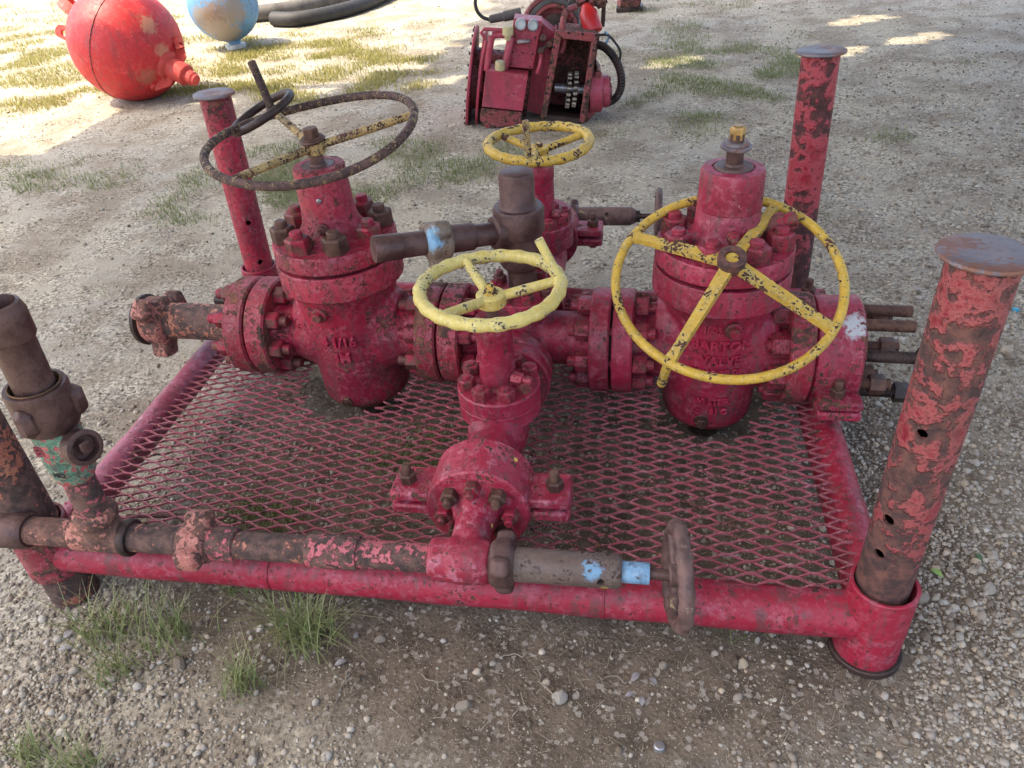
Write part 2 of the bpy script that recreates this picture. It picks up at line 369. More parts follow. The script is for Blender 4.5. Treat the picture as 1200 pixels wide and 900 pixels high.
def ground_material():
    n = N('gravel_ground'); tc = n.new('TexCoord'); v = tc.outputs['Object']
    big = n.noise(v, .55, 5, .6); mid = n.noise(v, 2.3, 4, .65)
    vc = n.voro(v, 95, out='Color'); hs = n.new('SeparateColor'); n.put(hs.inputs[0], vc)
    vd = n.voro(v, 70)
    tan = n.mix(n.rng(big, .38, .62), (.40, .358, .272), (.352, .328, .272))
    tan = n.mix(n.rng(mid, .42, .62, 0, .75), tan, (.225, .185, .135))
    st = n.rng(hs.outputs[0], 0, 1, .35, 1.55, False)
    grain = n.mix(1.0, tan, st, 'MULTIPLY')
    col = n.mix(n.rng(n.noise(v, 5, 6, .7), .35, .6), tan, grain)
    # bare soil round the skid
    sx = n.new('SeparateXYZ'); n.put(sx.inputs[0], v)
    ex = n.math('POWER', n.math('DIVIDE', n.math('ADD', sx.outputs[0], .75), 1.35), 2.0)
    ey = n.math('POWER', n.math('ABSOLUTE', n.math('DIVIDE', n.math('SUBTRACT', sx.outputs[1], .45), .95)), 2.0)
    d = n.math('ADD', n.math('ADD', ex, ey), n.math('MULTIPLY', n.math('SUBTRACT', n.noise(v, 1.9, 4, .65), .5), 1.3))
    sm = n.rng(d, .55, 1.25, 1, 0)
    scol = n.mix(n.rng(n.noise(v, 9, 4, .7), .35, .65), (.080, .061, .044), (.165, .128, .092))
    scol = n.mix(n.rng(hs.outputs[1], .90, .94, 0, .8), scol, (.36, .33, .28))
    col = n.mix(n.math('MULTIPLY', sm, .93), col, scol)
    h = n.rng(vd, 0, .6, 1, 0)
    h = n.math('ADD', h, n.math('MULTIPLY', n.noise(v, 120, 4, .8), 1.3))
    return n.out(col, .92, n.bump(h, .005, .6), 0.0, .15)
gme.materials.append(ground_material())
ground = bpy.data.objects.new('ground', gme); COL.objects.link(ground); ground['kind'] = 'structure'

# ------------------------------------------------------------ stones
def stone_material():
    n = N('pale_stone'); at = n.new('Attribute', attribute_name='tone'); oi = n.new('ObjectInfo')
    t = n.math('FRACT', n.math('ADD', at.outputs['Fac'], n.math('MULTIPLY', oi.outputs['Random'], 7.3)))
    cr = n.new('ValToRGB'); n.put(cr.inputs[0], t); e = cr.color_ramp.elements
    e[0].position = 0; e[0].color = (.13, .10, .075, 1); e[1].position = 1; e[1].color = (.56, .52, .44, 1)
    for p, c in ((.25, (.27, .225, .17, 1)), (.5, (.38, .345, .29, 1)), (.75, (.45, .42, .36, 1)), (.9, (.46, .38, .27, 1))):
        q = e.new(p); q.color = c
    v = n.coords(); c2 = n.mix(n.rng(n.noise(v, 140, 5), .4, .7, 0, .4), cr.outputs[0], (.2, .165, .13))
    return n.out(c2, .9, n.bump(n.noise(v, 260, 4), .0015), 0, .2)
M['stone'] = stone_material()

def ico(sub):
    bm = bmesh.new(); bmesh.ops.create_icosphere(bm, subdivisions=sub, radius=1.0); bm.verts.index_update()
    v = np.array([q.co[:] for q in bm.verts]); f = np.array([[w.index for w in q.verts] for q in bm.faces]); bm.free(); return v, f
rng = np.random.default_rng(11)
def stone_shape(sub, k):
    v, f = ico(sub); r = np.random.default_rng(100 + k)
    # chop with a few random planes for a crushed-rock look
    for _ in range(7):
        d = r.normal(size=3); d /= np.linalg.norm(d); c = r.uniform(.55, .9)
        t = v @ d; v = np.where((t > c)[:, None], v - np.outer(t - c, d), v)
    v = v * r.uniform(.6, 1.1, 3) + r.normal(scale=.03, size=v.shape); return v, f
shapes1 = [stone_shape(1, k) for k in range(10)]; shapes2 = [stone_shape(2, k + 20) for k in range(8)]

def rotm(n):
    q = rng.normal(size=(n, 4)); q /= np.linalg.norm(q, axis=1)[:, None]; w, x, y, z = q.T
    return np.stack([1 - 2 * (y * y + z * z), 2 * (x * y - z * w), 2 * (x * z + y * w), 2 * (x * y + z * w), 1 - 2 * (x * x + z * z), 2 * (y * z - x * w),
                     2 * (x * z - y * w), 2 * (y * z + x * w), 1 - 2 * (x * x + y * y)], 1).reshape(n, 3, 3)

def scatter(name, pts, sizes, shapes, mat, parent=None, flat=.75):
    V = []; F = []; T = []; off = 0
    ids = rng.integers(0, len(shapes), len(pts))
    for s, (sv, sf) in enumerate(shapes):
        m = ids == s; P = pts[m]; S = sizes[m]; k = len(P)
        if not k: continue
        A = np.einsum('nij,vj->nvi', rotm(k), sv) * S[:, None, None]; A[:, :, 2] *= flat; A += P[:, None, :]
        V.append(A.reshape(-1, 3)); F.append((sf[None] + (np.arange(k) * len(sv))[:, None, None] + off).reshape(-1, 3)); off += k * len(sv)
        T.append(np.repeat(rng.random(k), len(sv)))
    V = np.concatenate(V); F = np.concatenate(F); T = np.concatenate(T)
    me = bpy.data.meshes.new(name); me.vertices.add(len(V)); me.vertices.foreach_set('co', V.ravel())
    me.loops.add(F.size); me.loops.foreach_set('vertex_index', F.ravel()); me.polygons.add(len(F))
    me.polygons.foreach_set('loop_start', np.arange(0, F.size, 3)); me.update()
    a = me.attributes.new('tone', 'FLOAT', 'POINT'); a.data.foreach_set('value', T)
    return obj(name, me, mat, parent)

def ground_pts(n, x0, x1, y0, y1):
    """random pixels of a photograph window put down on the ground: even density as seen from the yard's edge"""
    out = []
    for _ in range(n):
        p = px(rng.uniform(x0, x1), rng.uniform(y0, y1)); out.append((p.x, p.y))
    return out
def keep_stone(x, y):
    s = soil(x, y)
    if -.09 < x < .09 and -.09 < y < .09: return 0
    dens = .16 if s < .75 else min(1, .16 + (s - .75) * 2.2)
    if x > .05: dens = max(dens, .9)
    left = .5 if x < -2.0 else 1.0
    patch = .35 + .9 * max(0, noise.noise(Vector((x * 1.1, y * 1.1, 4.2))) + .35)
    return dens * left * min(1, patch if x < .2 else 1)
P = []; S = []
for (x, y) in ground_pts(30000, -60, 1260, 120, 930) + ground_pts(30000, 860, 1260, 60, 930) + ground_pts(14000, -60, 420, 480, 930) + ground_pts(9000, -60, 1260, -20, 160):
    if rng.random() > keep_stone(x, y): continue
    dist = math.hypot(x - CC.x, y - CC.y)
    s = min(.016, .0016 + .0028 * rng.lognormal(0, .55) * (1 + .12 * dist))
    P.append((x, y, gh(x, y) + s * .2)); S.append(s)
gravel = scatter('gravel', np.array(P), np.array(S), shapes1, 'stone', ground); gravel['kind'] = 'stuff'

P = []; S = []
for (x, y) in ground_pts(42000, -40, 1240, 470, 920) + ground_pts(16000, -40, 300, 250, 520):
    s = min(.0034, .0011 * rng.lognormal(0, .4)); P.append((x, y, gh(x, y) + s * .1)); S.append(s)
octa = (np.array([[1, 0, 0], [-1, 0, 0], [0, 1, 0], [0, -1, 0], [0, 0, 1], [0, 0, -1.]]) , np.array([[0, 2, 4], [2, 1, 4], [1, 3, 4], [3, 0, 4], [2, 0, 5], [1, 2, 5], [3, 1, 5], [0, 3, 5]]))
crumbs = scatter('soil_crumbs', np.array(P), np.array(S), [octa, (octa[0] * [1, .7, .8], octa[1])], 'stone', ground); crumbs['kind'] = 'stuff'

big_me = []
for k, (sv, sf) in enumerate(shapes2):
    me = bpy.data.meshes.new('stone'); me.from_pydata((sv * [1, 1, .75]).tolist(), [], sf.tolist()); me.materials.append(M['stone']); big_me.append(me)
placed = [((1180, 412), .030), ((1185, 418), .026), ((1080, 700), .02), ((1160, 690), .019), ((1165, 650), .018), ((870, 778), .016), ((985, 760), .013), ((660, 690), .013), ((640, 800), .014),
          ((690, 786), .012), ((578, 778), .011), ((210, 778), .022), ((98, 640), .03), ((132, 795), .016), ((130, 820), .014), ((860, 560), .015), ((300, 885), .013), ((1010, 785), .017), ((1150, 720), .016), ((1125, 745), .015)]
cnt = 0
for (p, s) in placed + [((rng.uniform(-20, 1220), rng.uniform(330, 920)), min(.021, .0085 * rng.lognormal(0, .32))) for _ in range(900)]:
    q = px(*p); free = cnt < len(placed)
    if not free:
        if rng.random() > (keep_stone(q.x, q.y) * .8 + .1): continue
        if abs(q.x) < .11 and abs(q.y) < .11: continue
        if math.hypot(q.x - CC.x, q.y - CC.y) > 4.2: continue
    o = obj('stone', big_me[cnt % 8], None, ground, (q.x, q.y, gh(q.x, q.y) + s * .25), rng.uniform(-3, 3, 3)); o.scale = (s, s, s)
    cnt += 1
    if cnt >= 290: break

# ------------------------------------------------------------ grass
def grass_material(name, a, b, tip):
    n = N(name); at = n.new('Attribute', attribute_name='tone'); hg = n.new('Attribute', attribute_name='along')
    c = n.mix(at.outputs['Fac'], a, b); c = n.mix(n.rng(hg.outputs['Fac'], .55, 1.0, 0, .6), c, tip)
    m = n.out(c, .6, None, 0, .3); n.b.inputs['Transmission Weight'].default_value = 0
    tr = n.new('BsdfTranslucent'); n.put(tr.inputs[0], c); mx = n.new('MixShader'); mx.inputs[0].default_value = .3
    n.t.links.new(n.b.outputs[0], mx.inputs[1]); n.t.links.new(tr.outputs[0], mx.inputs[2]); n.t.links.new(mx.outputs[0], n.n['Material Output'].inputs[0])
    return m
M['grass'] = grass_material('green_grass', (.15, .19, .065), (.25, .28, .12), (.36, .34, .18))
M['grass_dry'] = grass_material('dry_grass', (.22, .23, .06), (.38, .33, .11), (.44, .37, .16))
M['grass_near'] = grass_material('tuft_grass', (.15, .22, .07), (.33, .34, .16), (.48, .45, .28))
M['straw'] = grass_material('dead_straw', (.27, .22, .155), (.42, .37, .28), (.40, .34, .25))
def blades(name, pts, hmin, hmax, wid, lean, mat, parent=None, seg=3, base=(0, 0, 0), flat=False):
    n = len(pts); P = np.array(pts, float); h = rng.uniform(hmin, hmax, n); a = rng.uniform(0, 2 * np.pi, n); ln = rng.uniform(.25, 1, n) * lean
    w = wid * rng.uniform(.6, 1.3, n); d = np.stack([np.cos(a), np.sin(a), 0 * a], 1); sd = np.stack([-np.sin(a), np.cos(a), 0 * a], 1)
    rows = []; 
    for i in range(seg + 1):
        t = i / seg
        c = P + d * (h * ln * t ** 1.8)[:, None]; c[:, 2] += (h * .06 if flat else h * (t - .35 * ln * t * t)) if not flat else h * .05 * math.sin(t * 3)
        ww = (w * (1 - t * .92))[:, None]; rows += [c - sd * ww / 2, c + sd * ww / 2]
    V = np.stack(rows, 1).reshape(-1, 3) - np.array(base); k = 2 * (seg + 1)
    f = np.array([[2 * i, 2 * i + 1, 2 * i + 3, 2 * i + 2] for i in range(seg)])
    F = (f[None] + (np.arange(n) * k)[:, None, None]).reshape(-1, 4)
    me = bpy.data.meshes.new(name); me.vertices.add(len(V)); me.vertices.foreach_set('co', V.ravel())
    me.loops.add(F.size); me.loops.foreach_set('vertex_index', F.ravel()); me.polygons.add(len(F)); me.polygons.foreach_set('loop_start', np.arange(0, F.size, 4)); me.update()
    t = me.attributes.new('tone', 'FLOAT', 'POINT'); t.data.foreach_set('value', np.repeat(rng.random(n), k))
    al = me.attributes.new('along', 'FLOAT', 'POINT'); al.data.foreach_set('value', np.tile(np.repeat(np.linspace(0, 1, seg + 1), 2), n))
    for p in me.polygons: p.use_smooth = True
    return obj(name, me, mat, parent, base)

def clumps(spec, cl=.05):
    """spec: (pixel x, y, radius x, radius y, blades) -> clumped ground points"""
    out = []
    for cx, cy, rx, ry, n in spec:
        got = 0
        while got < n:
            a = rng.uniform(0, 6.283); r = math.sqrt(rng.random()) ; c = px(cx + rx * r * math.cos(a), cy + ry * r * math.sin(a))
            if noise.noise(Vector((c.x * 2.4, c.y * 2.4, 2.0))) < -.22 + .45 * r: 
                got += 1; continue
            for _ in range(int(rng.integers(2, 6))):
                x = c.x + rng.normal(0, cl); y = c.y + rng.normal(0, cl); out.append((x, y, gh(x, y) - .003)); got += 1
    return out
g1 = blades('green_grass', clumps([(450, 190, 180, 48, 6500), (250, 235, 120, 36, 2600), (60, 205, 70, 25, 700), (110, 215, 110, 22, 900), (840, 95, 130, 48, 7000), (780, 60, 80, 44, 3400), (900, 75, 80, 44, 3200), (480, 40, 60, 22, 1000),
    (560, 70, 40, 15, 300), (1040, 160, 28, 8, 160), (1135, 72, 14, 5, 90), (690, 12, 40, 14, 300), (760, 10, 60, 12, 700), (860, 6, 60, 10, 500), (700, 165, 60, 20, 200), (330, 215, 60, 30, 900), (450, 260, 60, 25, 600), (810, 150, 50, 14, 300),
    (120, 345, 30, 10, 40), (1010, 250, 60, 15, 60)], .045), .016, .050, .0052, .95, 'grass', ground)
g1['kind'] = 'stuff'
g2 = blades('dry_grass', clumps([(60, 80, 130, 48, 12000), (230, 75, 110, 50, 10000), (380, 85, 130, 40, 11000), (90, 20, 130, 28, 4500), (330, 60, 90, 22, 3500), (440, 60, 80, 28, 3000), (190, 120, 60, 15, 700), (40, 120, 50, 16, 900), (250, 20, 80, 20, 900), (30, 60, 60, 20, 1500)], .06),
    .02, .06, .008, .8, 'grass_dry', ground)
g2['kind'] = 'stuff'
g3 = blades('weeds_under_deck', clumps([(420, 540, 100, 55, 900), (360, 600, 90, 30, 700), (560, 540, 120, 60, 400), (450, 480, 60, 30, 300), (300, 665, 60, 12, 160), (860, 745, 50, 6, 30)], .025), .02, .06, .004, .8, 'grass', ground)
g3['kind'] = 'stuff'
sp = [(p.x, p.y, gh(p.x, p.y) + .003) for p in [px(rng.uniform(-20, 1220), rng.uniform(20, 920)) for _ in range(5200)]]
g4 = blades('straw_litter', sp, .02, .07, .0022, 1.2, 'straw', ground, flat=True)
g4['kind'] = 'stuff'

def tuft(p, n, h, label, spread=.045, mat='grass_near', lean=.9):
    c = px(*p); pts = [(c.x + rng.normal(0, spread), c.y + rng.normal(0, spread * .7), gh(c.x, c.y) - .004) for _ in range(n)]
    o = blades('grass_tuft', pts, h * .45, h * 1.15, .0042, lean, mat, None, 5, (c.x, c.y, gh(c.x, c.y)))
    tag(o, label, 'grass', 'grass tufts in front of the skid'); return o
tuft((128, 745), 110, .17, 'leafy green grass tuft below the foot of the front left post')
tuft((197, 748), 100, .16, 'green grass tuft second from the left, beneath the rusty front pipe', .045)
tuft((358, 745), 170, .21, 'tall pale spreading grass tuft, farthest right, under the front frame pipe', .036, 'grass_near', 1.2)
tuft((288, 805), 75, .13, 'small upright grass tuft standing lowest between the bigger tufts', .03)
tuft((140, 790), 60, .10, 'short sparse grass sprig just in front of the leftmost tuft', .03)
tuft((90, 905), 90, .12, 'grass tuft cut by the bottom edge of the picture', .035)
tuft((35, 885), 70, .08, 'low thin grass tuft in the bottom left corner', .022)
tuft((285, 688), 60, .11, 'grass tuft half hidden behind the rusty hammer union', .035)

# ============================================================ unseen open shed over the skid, roof outline and gaps shaped for the light
RZ = 5.6
OFF = SUN * (RZ / SUN.z)
shed = thing('open_shed', 'unseen open sided shed roof of galvanised sheets, shaped to shade the yard', 'shed', (4.6, -3.2, 0))
SL = Vector(shed.location)
def left_edge(y):            # where the roof's shadow ends on the ground
    if y < .2: return -2.9
    if y < 1.2: return -3.5
    if y < 2.3: return -4.3
    if y < 3.6: return -5.9
    if y < 4.75: return -4.72
    if y < 5.2: return -3.9
    if y < 5.6: return -2.9
    if y < 6.3: return -2.45
    return -2.35
SPOT = [(-.30, 5.63, .34), (1.45, 7.02, .5), (1.75, 6.15, .4), (1.05, 5.80, .4), (-2.2, 5.22, .3), (-1.9, 6.6, .3), (-3.3, 4.95, .4)]  # openings added in the roof to drop dappled sun spots on the ground
y = -1.7; w_ = .105; k = 0
while y < 9.2:
    xl = left_edge(y + w_ / 2) + (random.uniform(-.02, .02) if y < 4.7 else .35 * noise.noise(Vector((y * 3.1, 0, 0))) + random.uniform(-.06, .06)); xs = [xl, 7.2]
    for (sx_, sy_, sw) in SPOT:
        dy_ = abs(sy_ - (y + w_ / 2)) / .2
        if dy_ < 1 and sx_ - sw > xl:
            q = math.sqrt(1 - dy_ * dy_) * sw * .7; sh = (y - sy_) * .8; xs += [sx_ + sh - q * random.uniform(.6, 1.1), sx_ + sh + q * random.uniform(.6, 1.1)]
    xs = sorted(xs)
    for a, b in zip(xs[0::2], xs[1::2]):
        g = G(); cy_ = y + w_ / 2; z0 = RZ + .012 * (k % 2)
        prof = []
        for i in range(9): prof.append((y - .02 + (w_ + .04) * i / 8, .012 * (i % 2)))
        vs = []; 
        for (yy, zz) in prof:
            for xx in (a, b): vs.append(Vector((xx + OFF.x, yy + OFF.y, z0 + zz)) - SL)
        for (yy, zz) in prof:
            for xx in (a, b): vs.append(Vector((xx + OFF.x, yy + OFF.y, z0 + zz + .002)) - SL)
        n2 = 18; fs = []
        for i in range(8):
            fs.append((2 * i, 2 * i + 1, 2 * i + 3, 2 * i + 2)); fs.append((n2 + 2 * i, n2 + 2 * i + 2, n2 + 2 * i + 3, n2 + 2 * i + 1))
        g.add(vs, fs); obj('roof_sheet', g, 'tin', shed)
    y += w_; k += 1
for (cx_, cy_) in ((4.6, -3.2), (4.6, 3.9), (4.6, 8.0), (-4.6, -3.4), (-1.0, -3.4)):
    obj('column', G().box(Vector((cx_, cy_, (RZ - .2) / 2)) - SL, (.15, .15, RZ - .2), bev=.01), 'tin', shed)
for yy in (-3.3, 7.0):
    obj('beam', G().box(Vector((.2, yy, RZ - .1)) - SL, (9.6, .12, .2), bev=.01), 'tin', shed)


# ============================================================ skid
CORN = {'FR': Vector((0, 0, 0)), 'RR': Vector((0, 1.36, 0)), 'RL': Vector((-2.09, 1.46, 0)), 'FL': Vector((-2.04, -.02, 0))}
skid = thing('skid', 'low red pipe skid frame with expanded metal deck and corner sockets', 'skid', (-1.03, .7, 0))
SO = -Vector(skid.location)
FZ = .118
FZC = {'FR': .118, 'RR': .118, 'RL': .122, 'FL': .166}   # the frame stands a little higher at its left front corner
def frame_pipe(a, b, mat):
    A = CORN[a] + Vector((0, 0, FZC[a])); B = CORN[b] + Vector((0, 0, FZC[b])); g = G(); n = 26
    P = [A.lerp(B, i / n) + Vector((0, 0, .002 * math.sin(i * 1.3))) for i in range(n + 1)]
    g.tube(P, .047 if mat == 'pink_frame' else .054, 28); return obj('frame_pipe', g, mat, skid, SO)
frame_pipe('FL', 'FR', 'red_frame'); frame_pipe('FR', 'RR', 'red_frame'); frame_pipe('FL', 'RL', 'pink_frame'); frame_pipe('RL', 'RR', 'red_frame')
for (kx, ky) in ((-1.455, .858), (-.325, .815)):
    obj('valve_stand', G().lathe((kx, ky, 0), (0, 0, 1), [(-.004, .05), (.075, .05)], 28), 'dark', skid, SO)
# weld seam on the front pipe
for kx in (-.605, -1.42):
    obj('weld_seam', G().torus((kx, -.02 * kx / -2.04, FZ + .048 * kx / -2.04), (1, 0, -.0235), .0545, .0022, 40, 6), 'red_frame', skid, SO)
for k, c in CORN.items():
    top = .235; m = 'red_frame'
    if k == 'FL':
        g = G().lathe(c, (0, 0, 1), [(.11, .071), (.27, .071), (.27, .062), (.11, .062)], 36, caps=False, ch=.002)
        g.lathe(c, (0, 0, 1), [(.06, .056), (.12, .056)], 32)
        s_ = obj('socket', g, 'red_worn', skid, SO)
        obj('foot', G().lathe(c, (0, 0, 1), [(-.004, .060), (.118, .060)], 32), 'rust_pipe', skid, SO)
    else:
        s_ = obj('socket', G().lathe(c, (0, 0, 1), [(.016, .0715), (top, .0715), (top, .0625), (.016, .0625)], 40, caps=False, ch=.002), m, skid, SO)
        obj('base_plate', G().lathe(c, (0, 0, 1), [(-.006, .079), (.0, .081), (.016, .081), (.016, .02)], 40, ch=.003), 'dark', skid, SO)
    if 0:
        obj('gusset', G().prism([(-.115, .150), (-.066, .150), (-.066, .215)], -.006, .006, c + Vector((0, .0, 0)), (1, .35, 0), (0, 0, 1)), 'red_frame', skid, SO)
# expanded metal deck: one slit and stretched sheet
def deck():
    g = G(); sw, lw, z = .0176, .097, .164; hx = lw / 2
    x0, x1, y0, y1 = -2.065, .0, .028, 1.40
    nrow = int((y1 - y0) / sw); ncol = int((x1 - x0) / hx)
    def hole(x, y): return ((x + 1.455) / .175) ** 2 + ((y - .80) / .245) ** 2 < 1 or ((x + .325) / .155) ** 2 + ((y - .765) / .235) ** 2 < 1
    bond = .009
    for k in range(nrow + 1):
        yk = y0 + k * sw; pts = []
        for j in range(ncol + 1):
            yy = yk + (.0070 if (j + k) % 2 == 0 else -.0070)
            for e in (-bond, bond):
                xx = min(x1, max(x0, x0 + j * hx + e))
                zz = z + .002 * math.sin(j * .7 + k * .3) + .044 * (xx / -2.06) * max(0, 1 - 1.2 * (yk - y0)) + (.0012 if (j + k) % 2 == 0 else -.0012)
                pts.append(Vector((xx, yy, zz)))
        for a, b in zip(pts, pts[1:]):
            if (b - a).length < .002 or hole((a.x + b.x) / 2, (a.y + b.y) / 2): continue
            d = (b - a).normalized(); s = Vector((-d.y, d.x, 0)) * .0020; u = Vector((0, 0, .0030))
            a = a - d * .001; b = b + d * .001
            vs = [a - s - u, a + s - u, a + s + u, a - s + u, b - s - u, b + s - u, b + s + u, b - s + u]
            g.add(vs, [(0, 3, 2, 1), (4, 5, 6, 7), (0, 1, 5, 4), (1, 2, 6, 5), (2, 3, 7, 6), (3, 0, 4, 7)])
    return g
obj('deck_mesh', deck(), 'mesh', skid, SO, angle=20)

# ------------------------------------------------------------ corner posts, loose pipes standing in the sockets
def post(name, c, base_z, top_z, lean, mat, label, holes=(), cap=.073, slope=(0, 0)):
    t = thing(name, label, 'post', (c.x, c.y, base_z), 'corner posts of the skid')
    ax = Vector((lean[0], lean[1], 1)).normalized(); L = (top_z - base_z) / ax.z
    g = G().lathe((0, 0, 0), ax, [(0, .0565), (L * .33, .0565), (L * .66, .0568), (L, .0565), (L, .0495), (0, .0495)], 44, caps=False)
    # close the ring at the bottom
    n = 44; k = len(g.v) - n; g.f += [(k + i, i, (i + 1) % n, k + (i + 1) % n)[::-1] for i in range(n)]
    me = drill(g, [(ax * h - Vector(d) * .0, ax * h + Vector(d) * .12, r) for h, d, r in holes]) if holes else g
    obj('tube', me, mat, t)
    e = ax * L; nrm = Vector((slope[0], slope[1], 1)) + ax - Vector((0, 0, 1))
    obj('cap_plate', G().lathe(e, nrm, [(0, .045), (.0, cap - .001), (.003, cap + .001), (.008, cap), (.010, cap - .004), (.0085, .03), (.0085, .002)], 48), 'cap', t)
    return t
post('corner_post', CORN['FR'] + Vector((-.002, .004, 0)), .020, 1.0, (.004, .02), 'post_rusty', 'rusty red post with flat cap and round pin holes, nearest, right of the deck',
     [(.33, (-1, -.9, 0), .0115), (.425, (-1, -.85, 0), .0125), (.65, (-.75, -1, 0), .0105)], .0745)
post('corner_post', CORN['RR'] + Vector((.0, .0, 0)), 0.020, 1.005, (-.022, .03), 'post_red', 'bright red and dark rust capped post standing behind the right valve')
post('corner_post', CORN['RL'] + Vector((0, .0, 0)), 0.020, .91, (0.012, .012), 'red_flaky', 'dull red capped post behind the big rusty brown handwheel', [(.42, (.6, -1, 0), .010), (.25, (.75, -1, 0), .010)])
post('corner_post', CORN['FL'] + Vector((0, 0, 0)), .115, 1.0, (0, 0), 'rust_pipe', 'dark rusty post at the left edge, behind the green and pink union', [(.21, (.5, -1, 0), .012)])

# ============================================================ manifold
man = thing('valve_manifold', 'red oilfield valve manifold with flanged valves, clamps and handwheels on the deck', 'manifold', (-.905, .84, .15))
MO = -Vector(man.location)
DX = Vector((1, -.038, 0)).normalized(); DY = Vector((.038, 1, 0)).normalized(); UZ = Vector((0, 0, 1))
AZ = .315
def ax_m(x): return Vector((x, .838 - .038 * (x + .905), AZ))
def part(name, g, mat, angle=38): return obj(name, g, mat, man, MO, angle=angle)

# shared bolt meshes, standing along +Z
def nut_mesh(af, h, stud_r, up, name='bolt', below=0.0, mat='bolt', wash=0.0):
    g = G()
    if wash: g.lathe((0, 0, 0), (0, 0, 1), [(0, af * .62), (wash, af * .62)], 20)
    g.hexa((0, 0, wash), (0, 0, 1), af, h)
    g.lathe((0, 0, wash), (0, 0, 1), [(h * .9, stud_r), (h + up * .8, stud_r), (h + up, stud_r * .8)], 14)
    me = g.mesh(name, 30); me.materials.append(M[mat]); return me
def stud_mesh(L, af, h, r, ext, mat):
    """a stud through a flange pair, nut at both ends; centred on the joint"""
    g = G(); g.cyl((0, 0, -L / 2 - h - ext), (0, 0, L / 2 + h + ext), r, 14, .002)
    for s in (-1, 1): g.hexa((0, 0, s * L / 2), (0, 0, s), af, h, a0=.3 if s > 0 else 0.1)
    me = g.mesh('stud_bolt', 30); me.materials.append(M[mat]); return me
BOLT_BIG = nut_mesh(.066, .048, .019, .018, mat='bolt'); BOLT_BIGR = nut_mesh(.066, .048, .019, .018, mat='bolt_rust')
BOLT_BIGP = nut_mesh(.066, .048, .019, .014, mat='bolt_red')
BOLT_SM = nut_mesh(.041, .032, .011, .006, mat='bolt_red'); BOLT_FACE = nut_mesh(.036, .028, .0105, .018, mat='bolt_rust')
BOLT_FACER = nut_mesh(.036, .028, .0105, .016, mat='bolt')
BOLT_LUG = nut_mesh(.036, .026, .0115, .026, mat='bolt_rust')
STUD_BIG = stud_mesh(.142, .052, .04, .0165, .026, 'bolt'); STUD_BIGP = stud_mesh(.132, .052, .04, .0165, .022, 'bolt_red')
STUD_SM = stud_mesh(.09, .036, .028, .011, .015, 'bolt_red')

def flange_pair(x0, x1, x2, x3, r, mats, studs, nb=8, off=0.39, bc=.122):
    L = x1 - x0; prof = lambda L: [(0, .08), (0, r - .004), (.004, r), (L - .006, r), (L, r - .006), (L, .08)]
    a = part('flange', G().lathe(ax_m(x0), DX, prof(L), 56), mats[0])
    b = part('flange', G().lathe(ax_m(x2), DX, prof(x3 - x2), 56), mats[1])
    part('ring_gasket', G().lathe(ax_m(x1 - .004), DX, [(0, r - .028), (x2 - x1 + .008, r - .028)], 40), 'gasket')
    c = ax_m((x1 + x2) / 2); u, v, w = basis(DX)
    for i in range(nb):
        q = off + 2 * math.pi * i / nb; p = c + (u * math.cos(q) + v * math.sin(q)) * bc
        obj('stud_bolt', studs if not isinstance(studs, (list, tuple)) else studs[i % len(studs)], None, a, p, aim(DX))
    return a, b

# ---- left end: hammer union and pipe
def lug_ring(g, p, ax, r, w, nl=3, a0=.4, out=.04, lw=.045):
    p = Vector(p); u, v, z = basis(ax)
    g.lathe(p, ax, [(0, r * .55), (0, r - .01), (.010, r), (w - .014, r), (w, r - .016), (w, r * .55)], 40)
    for i in range(nl):
        q = a0 + 2 * math.pi * i / nl; d = u * math.cos(q) + v * math.sin(q); t = z.cross(d)
        rot = Matrix((d, t, z)).transposed()
        g.box(p + d * (r + out * .2) + z * w * .52, (out * 1.5, lw * 1.5, w * .74), rot, .009)
        g.box(p + d * (r + out * .55) + z * w * .52, (out * .9, lw * .85, w * .66), rot, .009)
    return g
part('hammer_union', cast(lug_ring(G(), ax_m(-2.222), DX, .083, .088, 3, .2, .046, .048), .0055, 6), 'salmon_pipe')
part('union_seal', G().lathe(ax_m(-2.238), DX, [(0, .075), (0, .087), (.014, .089), (.02, .08), (.02, .06), (0, .06)], 44), 'dark')
part('nipple', G().lathe(ax_m(-2.165), DX, [(0, .050), (.0, .062), (.2, .062), (.205, .066), (.25, .067), (.258, .072), (.32, .078)], 40, ch=.002), 'brown_blue' if 0 else 'rust_pipe')
part('bleed_plug', G().cyl(ax_m(-1.93) + Vector((0, -.02, .10)), ax_m(-1.84) + Vector((0, -.02, .10)), .013, 16, .003).cyl(ax_m(-1.865) + Vector((0, -.02, .10)), ax_m(-1.85) + Vector((0, -.02, .10)), .02, 16), 'dark')
flange_pair(-1.85, -1.783, -1.775, -1.708, .162, ('red_worn', 'red_worn'), [STUD_BIG], off=.12)
flange_pair(-1.213, -1.148, -1.140, -1.075, .160, ('red_worn', 'red_worn'), [STUD_BIG, STUD_BIGP], off=.3)
flange_pair(-.682, -.622, -.614, -.554, .160, ('red', 'red'), [STUD_BIGP], off=.05)

# ---- cross in the middle
cr = G(); cr.lathe(ax_m(-1.08), DX, [(0, .10), (.05, .084), (.35, .084), (.40, .10)], 36)
BX = -.905; CYm = .838
cr.cyl((BX, .66, AZ), (BX, 1.02, AZ), .076, 32); cr.lathe((BX, CYm, AZ - .12), UZ, [(0, .05), (.02, .085), (.2, .085), (.28, .072)], 32); cr.lathe((BX, CYm, AZ), UZ, [(0, .11), (.05, .10)], 32)
part('cross', cast(cr, .007, 6), 'red')
